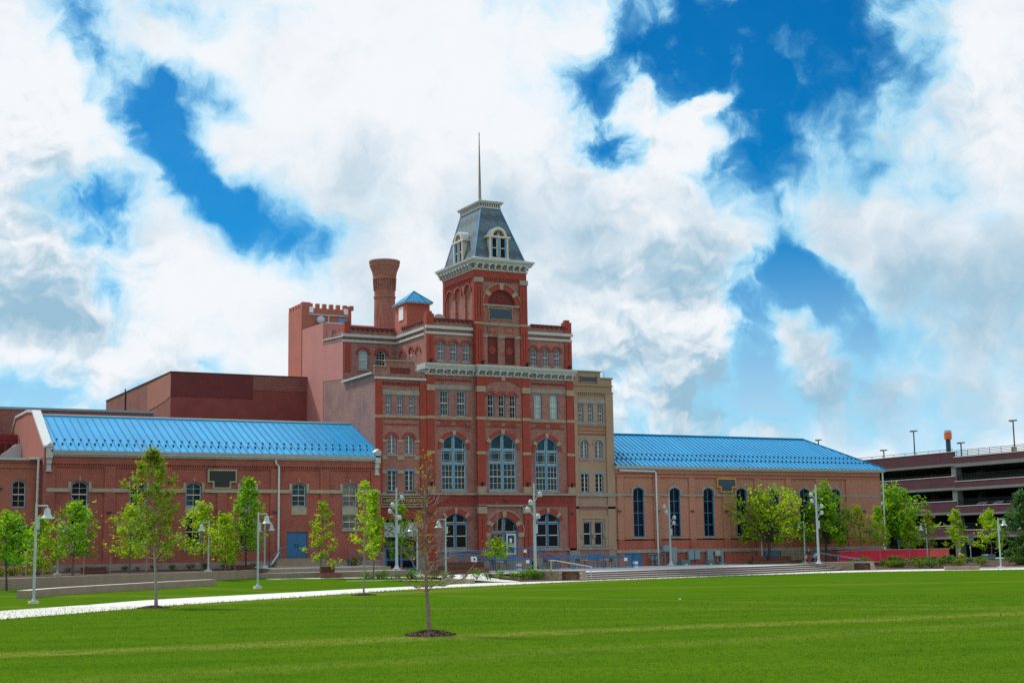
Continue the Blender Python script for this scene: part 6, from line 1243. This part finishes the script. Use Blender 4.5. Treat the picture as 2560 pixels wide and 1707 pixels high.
def tree(label, x, y, z, H, clear, R, prof, nl, ls, leafm, bark, seed, limbs=26, trunk_r=.06, spread=.16, lean=(0, 0), bare=0.14, name='leafy_tree', rise=.55, multi=False, top_extra=None, leaf2=None, group=None):
    """trunk with tapered limbs; leaves gathered in tufts along the outer twigs so that gaps stay open"""
    rnd = random.Random(seed); t_ = thing(name, label, 'tree', (x, y, z), group); P = PROF[prof]
    tk = MB(); tops = []; k_ = 7
    def axis(f): return Vector((lean[0] * f * H + .04 * H * math.sin(f * 3.1 + seed) * .4, lean[1] * f * H + .03 * H * math.sin(f * 4.3 + seed * 2) * .4, f * H))
    path = [axis(i / k_ * (.93 if not multi else .55)) - Vector((0, 0, .15 if i == 0 else 0)) for i in range(k_ + 1)]
    tk.tube(path, [trunk_r * (1.35 if i == 0 else 1 - .86 * i / k_ if not multi else 1 - .4 * i / k_) for i in range(k_ + 1)], 8)
    tufts = []; c0 = clear / H
    for i in range(limbs):
        f = (i + .5) / limbs; f = f ** .9; hz = c0 + (1 - c0) * f; a = i * 2.39996 + rnd.uniform(-.4, .4)
        r = R * P(f) * rnd.choice((.55, .8, .95, 1.05, 1.3)) * rnd.uniform(.9, 1.1)
        r0 = axis(max(c0 * .92, hz - rise * r / H * rnd.uniform(.7, 1.2)) if not multi else c0 + (.5 - c0) * f * .6); e = axis(min(hz, 1)) + Vector((math.cos(a) * r, math.sin(a) * r, 0))
        if r < .06: tufts.append((e, .5)); continue
        m1 = r0.lerp(e, .45) + Vector((rnd.gauss(0, .05 * r), rnd.gauss(0, .05 * r), -.05 * r if not multi else .12 * r)); br = max(.013, trunk_r * (.34 if not multi else .5) * (1 - .5 * f))
        tk.tube([r0, m1, e], [br, br * .65, br * .25], 5, False)
        for q in range(3 if R < 2 else 6):
            g = rnd.uniform(.35, .95); b0 = r0.lerp(m1, g * 2) if g < .5 else m1.lerp(e, g * 2 - 1); d = (e - r0).normalized(); s_ = Vector((rnd.gauss(0, 1), rnd.gauss(0, 1), rnd.gauss(.35, .6))).normalized()
            e2 = b0 + (d * .5 + s_ * .7) * r * rnd.uniform(.22, .42); tk.tube([b0, e2], [br * .4, br * .15], 4, False); tufts.append((e2, .8)); tufts.append((b0.lerp(e2, .5), .5))
        tufts.append((e, 1)); tufts.append((m1.lerp(e, .6), .8))
        if rnd.random() < .5: tufts.append((m1, .6))
    tk.build('trunk', bark, t_)
    lf_ = MB().use(leafm); l2 = leaf2 or leafm
    live = [q for q in tufts if rnd.random() > bare] or tufts[:3]; wsum = sum(q[1] for q in live)
    for p_, w_ in live:
        n = int(nl * .88 * w_ / wsum * rnd.choice((.3, .7, 1, 1.3, 1.7))); sp = (spread * R * rnd.uniform(.6, 1.2) + .03) * .8; lf_.use(l2 if rnd.random() < .35 else leafm)
        for k in range(n):
            o_ = Vector((rnd.gauss(0, sp), rnd.gauss(0, sp), rnd.gauss(0, sp * .7))); leaf(lf_, p_ + o_, ls * 1.22, rnd)
    lf_.build('crown', None, t_)
    for c in t_.children: c.location = (0, 0, 0)
    return t_
BR, YE, OL, MI, BL, RU = 'leaf_bright', 'leaf_yellow', 'leaf_olive', 'leaf_mid', 'leaf_blue', 'leaf_rust'
pg = 'young trees around the left hall'
tree('round bright green tree at the left edge in front of the retaining wall', 13.46, 88.0, .27, 4.4, 1.7, 1.2, 'round', 2700, .15, BR, 'bark_dark', 3, 26, .06, .17, leaf2=MI, group=pg)
tree('small light green tree behind the nearest bell lamp, above the retaining wall', 16.95, 98.0, .9, 3.8, .7, 1.1, 'egg', 1900, .15, BR, 'bark_grey', 4, 22, .05, .2, leaf2=YE, group=pg)
tree('bright green tree before the first left hall window', 19.3, 99.0, .95, 4.7, 1.35, 1.65, 'egg', 2200, .16, BR, 'bark_grey', 5, 30, .07, .16, group=pg, leaf2=MI)
tree('yellow-green tree behind the tall walkway tree, against the left hall', 23.4, 101.0, .98, 4.5, 1.2, 1.5, 'egg', 2000, .16, YE, 'bark_grey', 6, 26, .06, .19, leaf2=BR, group=pg)
tree('light green tree below the stepped black sign', 28.44, 101.5, 1.0, 4.65, 1.2, 1.55, 'egg', 2200, .16, YE, 'bark_grey', 7, 26, .06, .17, leaf2=BR, group=pg)
tree('low yellow-green tree with reddish twigs right of the left-facing bell lamp', 30.57, 103.0, 1.03, 4.1, .55, 1.1, 'cone', 1700, .15, YE, 'twig', 8, 24, .05, .2, leaf2=BR, group=pg)
tree('thin sparse reddish tree in front of the dense tall one', 31.6, 104.0, 1.08, 3.8, 1.0, .8, 'egg', 650, .14, OL, 'twig', 9, 24, .045, .2, bare=.3, group=pg)
tree('dense tall pointed green tree just behind the second walkway lamp', 32.85, 105.0, 1.1, 6.5, 1.5, 1.35, 'egg', 3400, .16, BR, 'bark_dark', 10, 34, .07, .17, leaf2=MI, group=pg)
tree('slim light tree in front of the blue double doors', 36.95, 100.5, .39, 5.4, 1.0, 1.2, 'egg', 1500, .15, YE, 'bark_grey', 11, 22, .05, .13, leaf2=MI, group=pg)
tree('slender yellow-green tree in mulch at the lawn edge, right of the blue doors', 27.2, 68.0, 0, 5.55, 1.9, .66, 'column', 1100, .10, YE, 'bark_pale', 12, 26, .045, .17, bare=.15, leaf2=BR)
tree('narrow green tree behind the slender lawn edge tree', 38.88, 95.5, .2, 6.3, 1.9, .72, 'column', 2600, .14, BR, 'bark_grey', 13, 28, .055, .2, leaf2=YE)
tree('airy tree in front of the storehouse doorway', 45.9, 107.0, .5, 5.4, 1.2, 1.35, 'egg', 1700, .15, BR, 'twig', 14, 28, .06, .16, bare=.15, leaf2=OL)
tree('sparse twiggy tree beside the bare tree, right of the storehouse doorway', 46.6, 104.6, .45, 4.9, 1.3, .95, 'egg', 420, .14, OL, 'twig', 15, 26, .05, .16, bare=.4)
tree('half bare tree before the arched entrance, leafy only at its base', 50.95, 100.3, .44, 2.5, 1.3, .95, 'oval', 1100, .14, BR, 'bark_grey', 16, 14, .05, .2, leaf2=YE)
tw = [o for o in COL.objects if o.get('label', '').startswith('half bare tree')][0]
mb = MB(); rnd = random.Random(44)
for k in range(22):
    a = rnd.uniform(0, 6.28); b0 = Vector((0, 0, rnd.uniform(1.3, 2.3))); r = rnd.uniform(.15, .95); e = Vector((math.cos(a) * r, math.sin(a) * r, rnd.uniform(3.2, 5.9) - r * .7)); m1 = b0.lerp(e, .5) + Vector((0, 0, -.1)); mb.tube([b0, m1, e], [.022, .014, .006], 5, False)
    for q in range(4): f0 = m1.lerp(e, rnd.uniform(0, .9)); mb.tube([f0, f0 + Vector((rnd.gauss(0, .14), rnd.gauss(0, .14), rnd.uniform(.12, .4)))], [.008, .004], 4, False)
o = mb.build('bare_branches', 'twig', tw); o.location = (0, 0, 0)
# the two big trees on the lawn side
tA = tree('tall olive-green tree with white trunk in a mulch ring beside the walkway', 14.6, 58.8, 0, 6.25, 2.1, 1.12, 'oval', 4600, .105, OL, 'bark_pale', 21, 50, .064, .10, leaf2=MI, lean=(-.006, 0), bare=.1)
tB = tree('nearly bare tree with few rusty leaves in the front mulch ring', 14.83, 32.8, 0, 4.5, 1.12, 0.8, 'cone', 420, .05, RU, 'twig', 22, 34, .056, .16, lean=(-.012, .0), bare=.4, rise=.9, leaf2=OL)
rnd = random.Random(71); mb = MB()
for k in range(40):
    h = rnd.uniform(1.15, 4.1); a = rnd.uniform(0, 6.28); r = (.82 - .55 * (h - 1.1) / 3.0) * rnd.uniform(.45, 1.05); b0 = Vector((-.012 * h, 0, h)); d = Vector((math.cos(a), math.sin(a), 0)); up = rnd.uniform(.15, .75)
    pts_ = [b0, b0 + d * r * .4 + Vector((0, 0, r * up * .25)), b0 + d * r * .75 + Vector((rnd.gauss(0, .05), rnd.gauss(0, .05), r * up * .6)), b0 + d * r + Vector((0, 0, r * up))]
    mb.tube(pts_, [.014, .011, .008, .004], 5, False)
    for q in range(4):
        f = rnd.uniform(.25, .98); i = min(2, int(f * 3)); c0 = pts_[i].lerp(pts_[i + 1], f * 3 - i); mb.tube([c0, c0 + d * rnd.uniform(.03, .2) + Vector((rnd.gauss(0, .1), rnd.gauss(0, .1), rnd.uniform(.05, .26)))], [.007, .004], 4, False)
for s_, z_ in ((-1, 1.18), (1, 1.2)):
    d = Vector((CAM_R.x, CAM_R.y, 0)) * s_; b0 = Vector((0, 0, z_)); mb.tube([b0, b0 + d * .35 + Vector((0, 0, -.02)), b0 + d * .8 + Vector((0, 0, .14 if s_ > 0 else .2)), b0 + d * 1.15 + Vector((0, 0, .55 if s_ > 0 else .42))], [.024, .019, .014, .007], 6, False)
o = mb.build('branches', 'twig', tB); o.location = (0, 0, 0)
# right plaza
gr = 'trees along the right hall and red fence'
tree('wide spreading yellow-green tree in front of the right hall windows', 83.3, 109.0, .6, 7.2, 1.9, 3.3, 'round', 5600, .19, YE, 'bark_dark', 31, 46, .15, .095, multi=True, leaf2=BR, group=gr)
tree('leafy green tree behind the right-hand light mast', 90.29, 109.5, .6, 7.6, 1.7, 2.6, 'egg', 6400, .19, BR, 'bark_dark', 32, 40, .14, .1, multi=True, leaf2=MI, group=gr)
tree('small pale tree with thin trunk before the left end of the red fence', 93.1, 108.0, .5, 5.4, 2.0, .95, 'egg', 1300, .16, YE, 'bark_grey', 33, 22, .05, .18, leaf2=OL, group=gr)
tree('light green young tree with white trunk before the red fence', 94.6, 107.0, .5, 5.2, 1.8, .95, 'egg', 2000, .16, BR, 'bark_pale', 34, 24, .055, .18, leaf2=YE, group=gr)
tree('biggest round-crowned tree at the corner of the right hall', 103.6, 115.0, .5, 8.0, 1.5, 3.6, 'egg', 8600, .2, BR, 'bark_dark', 35, 54, .17, .085, multi=True, leaf2=MI, group=gr)
tree('short green tree with pale trunk at the middle of the red fence', 99.18, 108.0, .5, 4.2, 1.4, .85, 'egg', 1700, .16, BR, 'bark_pale', 36, 22, .05, .18, leaf2=OL, group=gr)
tree('thin olive tree right of the lamp in front of the red fence', 101.4, 107.7, .5, 5.1, 1.4, .8, 'egg', 900, .15, OL, 'twig', 37, 24, .05, .17, bare=.2, group=gr)
tree('young yellow-green tree past the end of the red fence', 106.24, 109.0, .4, 5.1, 1.6, 1.3, 'cone', 1700, .17, YE, 'twig', 38, 24, .055, .14, leaf2=BR, group=gr)
tree('loose yellow-green tree before the garage behind the square road sign', 111.8, 110.0, .45, 5.0, 1.4, 1.55, 'egg', 1700, .17, YE, 'bark_grey', 39, 24, .06, .14, leaf2=BR, group=gr)
tree('dense blue-green conifer reaching the ground at the right edge', 104.9, 98.9, .02, 6.8, .15, 1.75, 'egg', 9500, .17, BL, 'bark_dark', 40, 60, .1, .13, name='conifer', leaf2='leaf_hedge')
# mulch rings
def mound(x, y, r, h, seed, label):
    rnd = random.Random(seed); vs = [(x, y, h)]; n = 22; fs = []
    for j, q in enumerate((.45, .8, 1.0)):
        for k in range(n): a = 6.2832 * k / n; rr = r * q * (1 + rnd.uniform(-.09, .09)); vs.append((x + rr * math.cos(a), y + rr * math.sin(a), max(.006, h * (1 - q ** 1.5) + rnd.uniform(-.015, .02) * (j < 2))))
    for k in range(n): fs.append((0, 1 + k, 1 + (k + 1) % n))
    for j in range(2):
        for k in range(n): fs.append((1 + j * n + k, 1 + (j + 1) * n + k, 1 + (j + 1) * n + (k + 1) % n, 1 + j * n + (k + 1) % n))
    mb = MB().use('mulch').add(vs, fs)
    for k in range(500):
        a = rnd.uniform(0, 6.28); rr = r * rnd.random() ** .5 * 1.04; p_ = Vector((x + rr * math.cos(a), y + rr * math.sin(a), max(.02, h * (1 - (rr / r) ** 1.5)) + rnd.uniform(0, .02))); leaf(mb, p_, .05, rnd)
    struct(mb.build('mulch_ring'), 'stuff')
mound(14.83, 32.8, .62, .13, 1, ''); mound(14.6, 58.8, .62, .1, 2, ''); mound(27.2, 68, .62, .08, 3, '')
# shrubs: one builder, then copies of a few bushes
def bush_mesh(seed, r, h, n, ls, m1, m2):
    rnd = random.Random(seed); mb = MB(); hubs = [(Vector((rnd.uniform(-.7, .7) * r, rnd.uniform(-.7, .7) * r, h * rnd.uniform(.25, .8))), rnd.uniform(.22, .42)) for _ in range(9)]
    for k in range(n):
        c, q = rnd.choice(hubs); mb.use(m1 if rnd.random() < .6 else m2); p_ = c + Vector((rnd.gauss(0, q * r), rnd.gauss(0, q * r), rnd.gauss(0, q * h * .55))); p_.z = max(.03, p_.z); leaf(mb, p_, ls, rnd, .5)
    return mb.mesh('shrub')
def twig_mesh(seed, r, h):
    rnd = random.Random(seed); mb = MB()
    for k in range(12): a = rnd.uniform(0, 6.28); mb.tube([(0, 0, -.1), (r * .5 * math.cos(a), r * .5 * math.sin(a), h * rnd.uniform(.5, .8))], [.014, .006], 4, False)
    return mb.mesh('stems', 'bark_dark')
BM = [bush_mesh(s, .6, .62, 420, .12, 'leaf_hedge', 'leaf_shrub') for s in (1, 2, 3)] + [bush_mesh(s, .42, .75, 380, .10, 'leaf_shrub', 'leaf_mid') for s in (4, 5)] + [bush_mesh(6, .34, .42, 160, .09, 'leaf_hedge', 'leaf_shrub'), bush_mesh(7, .5, .6, 330, .11, 'leaf_olive', 'leaf_hedge')]
TM = [twig_mesh(s, .5, .6) for s in (1, 2)]
def bush(label, kind, x, y, z, sc, group, seed):
    t_ = thing('shrub', label, 'shrub', (x, y, z), group); t_.rotation_euler = (0, 0, seed * 1.7); t_.scale = (sc, sc, sc * (.9 + .2 * (seed % 3) / 2))
    for nm, me in (('foliage', BM[kind]), ('stems', TM[seed % 2])): o = bpy.data.objects.new(nm, me); COL.objects.link(o); o.parent = t_
    return t_
for i, (x, y, s_) in enumerate(((48.3, 91.3, .95), (48.95, 91.0, 1.12), (49.35, 91.4, .8), (49.9, 91.0, .85), (50.3, 90.4, .9), (48.0, 92.1, .7))):
    bush(('low green shrub in the mulch bed left of the plaque wall, at its left end', 'tallest green shrub in the mulch bed left of the plaque wall', 'green shrub in the middle of the mulch bed by the plaque wall', 'green shrub in the bed touching the light mast base', 'rightmost green shrub in the bed beside the plaque wall', 'smallest shrub at the back of the plaque wall bed')[i], 3 + i % 2, x, y, .1, s_, 'shrubs beside the plaque wall', i)
rnd = random.Random(77)
for i in range(46):
    f = rnd.random(); x = 88.6 + 26 * (i + .5) / 46 + rnd.uniform(-.4, .4); lo = 101.2 - (x - 88) * .52 if x < 104 else 93.5; y = lo + (1.2 + rnd.random() ** 1.3 * 6.5)
    bush('low dense green shrub in the long hedge bed below the red fence and garage', (0, 1, 2, 6)[i % 4], x, y, .05 + .055 * (y - lo), rnd.uniform(.85, 1.3), 'shrubs of the right hedge bed', i)
for i in range(16):
    x = 39.2 + 8.2 * i / 15 + rnd.uniform(-.2, .2); y = 98.6 - (x - 39) * .72 + rnd.uniform(-.5, .6)
    bush('small leafy shrub in the green strip between the walkway and the dark benches', 5 if i % 3 else 4, x, y, .22, rnd.uniform(.7, 1.1), 'shrubs of the planting strip', i)
for i in range(13):
    x = 21 + 15 * i / 12 + rnd.uniform(-.3, .3)
    bush('small dark shrub in mulch at the foot of the left hall', 5, x, 109.6 + rnd.uniform(-.5, .4), 1.1, rnd.uniform(.7, 1.15), 'shrubs at the foot of the left hall', i)
for i in range(12):
    x = 8 + 10.5 * i / 11; bush('feathery shrub in the bed before the annex at the left edge', 6, x, 93 + .9 * (x - 8) + rnd.uniform(0, 2.5), .95, rnd.uniform(.7, 1.2), 'shrubs before the annex', i)
bush('brownish bare shrub at the stone base below the last left hall window', 6, 43.0, 109.8, 1.1, 1.3, None, 4)
# wooden stakes beside the young trees
for i, (x, y, h) in enumerate(((17.6, 100.4, 1.3), (20.3, 100.8, 1.3), (24.9, 102.6, 1.1), (22.3, 101.9, 1.2), (16.0, 97.2, 1.5))):
    s_ = thing('tree_stake', 'pale wooden stake beside the young trees behind the retaining wall', 'stake', (x, y, .95), 'tree stakes'); MB().tube([(x, y, .8), (x + .04, y, .95 + h)], .04, 5).build('stake', 'louvre', s_)
# grass blades over the near lawn, thinning with distance; ragged tufts along the walkway edge
rnd = random.Random(9); gb = MB(); gb.use('grass_blades')
leafmat('grass_blades', rgb(.030, .115, .004), rgb(.095, .18, .008), rgb(.13, .235, .022))
def blade(x, y, h):
    a = rnd.uniform(0, 6.28); w_ = .35 * h; dx, dy = math.cos(a) * w_ * .5, math.sin(a) * w_ * .5; lx, ly = rnd.gauss(0, .35 * h), rnd.gauss(0, .35 * h)
    gb.add([(x - dx, y - dy, 0), (x + dx, y + dy, 0), (x + lx, y + ly, h)], [(0, 1, 2)])
fw = Vector((CAM_F.x, CAM_F.y)).normalized(); rt = Vector((fw.y, -fw.x))
for k in range(110000):
    d = 19 + 42 * rnd.random() ** 1.25; s_ = rnd.uniform(-.37, .37) * d; q = fw * d + rt * s_; blade(q.x, q.y, rnd.uniform(.014, .040) * (.8 + d / 60))
edge = spline([(x, y, 0) for x, y in NEARP[1:]], 40); edge2 = spline([(x, y, 0) for x, y in FARP[1:9]], 40)
for E_, sgn in ((edge, -1), (edge2, 1)):
    for i in range(len(E_) - 1):
        a, b_ = Vector(E_[i]), Vector(E_[i + 1]); d = (b_ - a); n = Vector((-d.y, d.x, 0)).normalized() * sgn
        for k in range(int(d.length * 26)): q = a + d * rnd.random() + n * (rnd.random() ** 1.5 * .5 - .05); blade(q.x, q.y, rnd.uniform(.04, .12))
struct(gb.build('grass'), 'stuff')
# one scrap of litter on the lawn
x, y = 33.3, 49.5
tag(MB().add([(x, y, .02), (x + .08, y + .02, .03), (x + .07, y + .05, .05), (x - .01, y + .04, .03)], [(0, 1, 2, 3)]).build('paper_scrap', 'paper'), 'white scrap of paper lying on the middle of the lawn', 'litter')
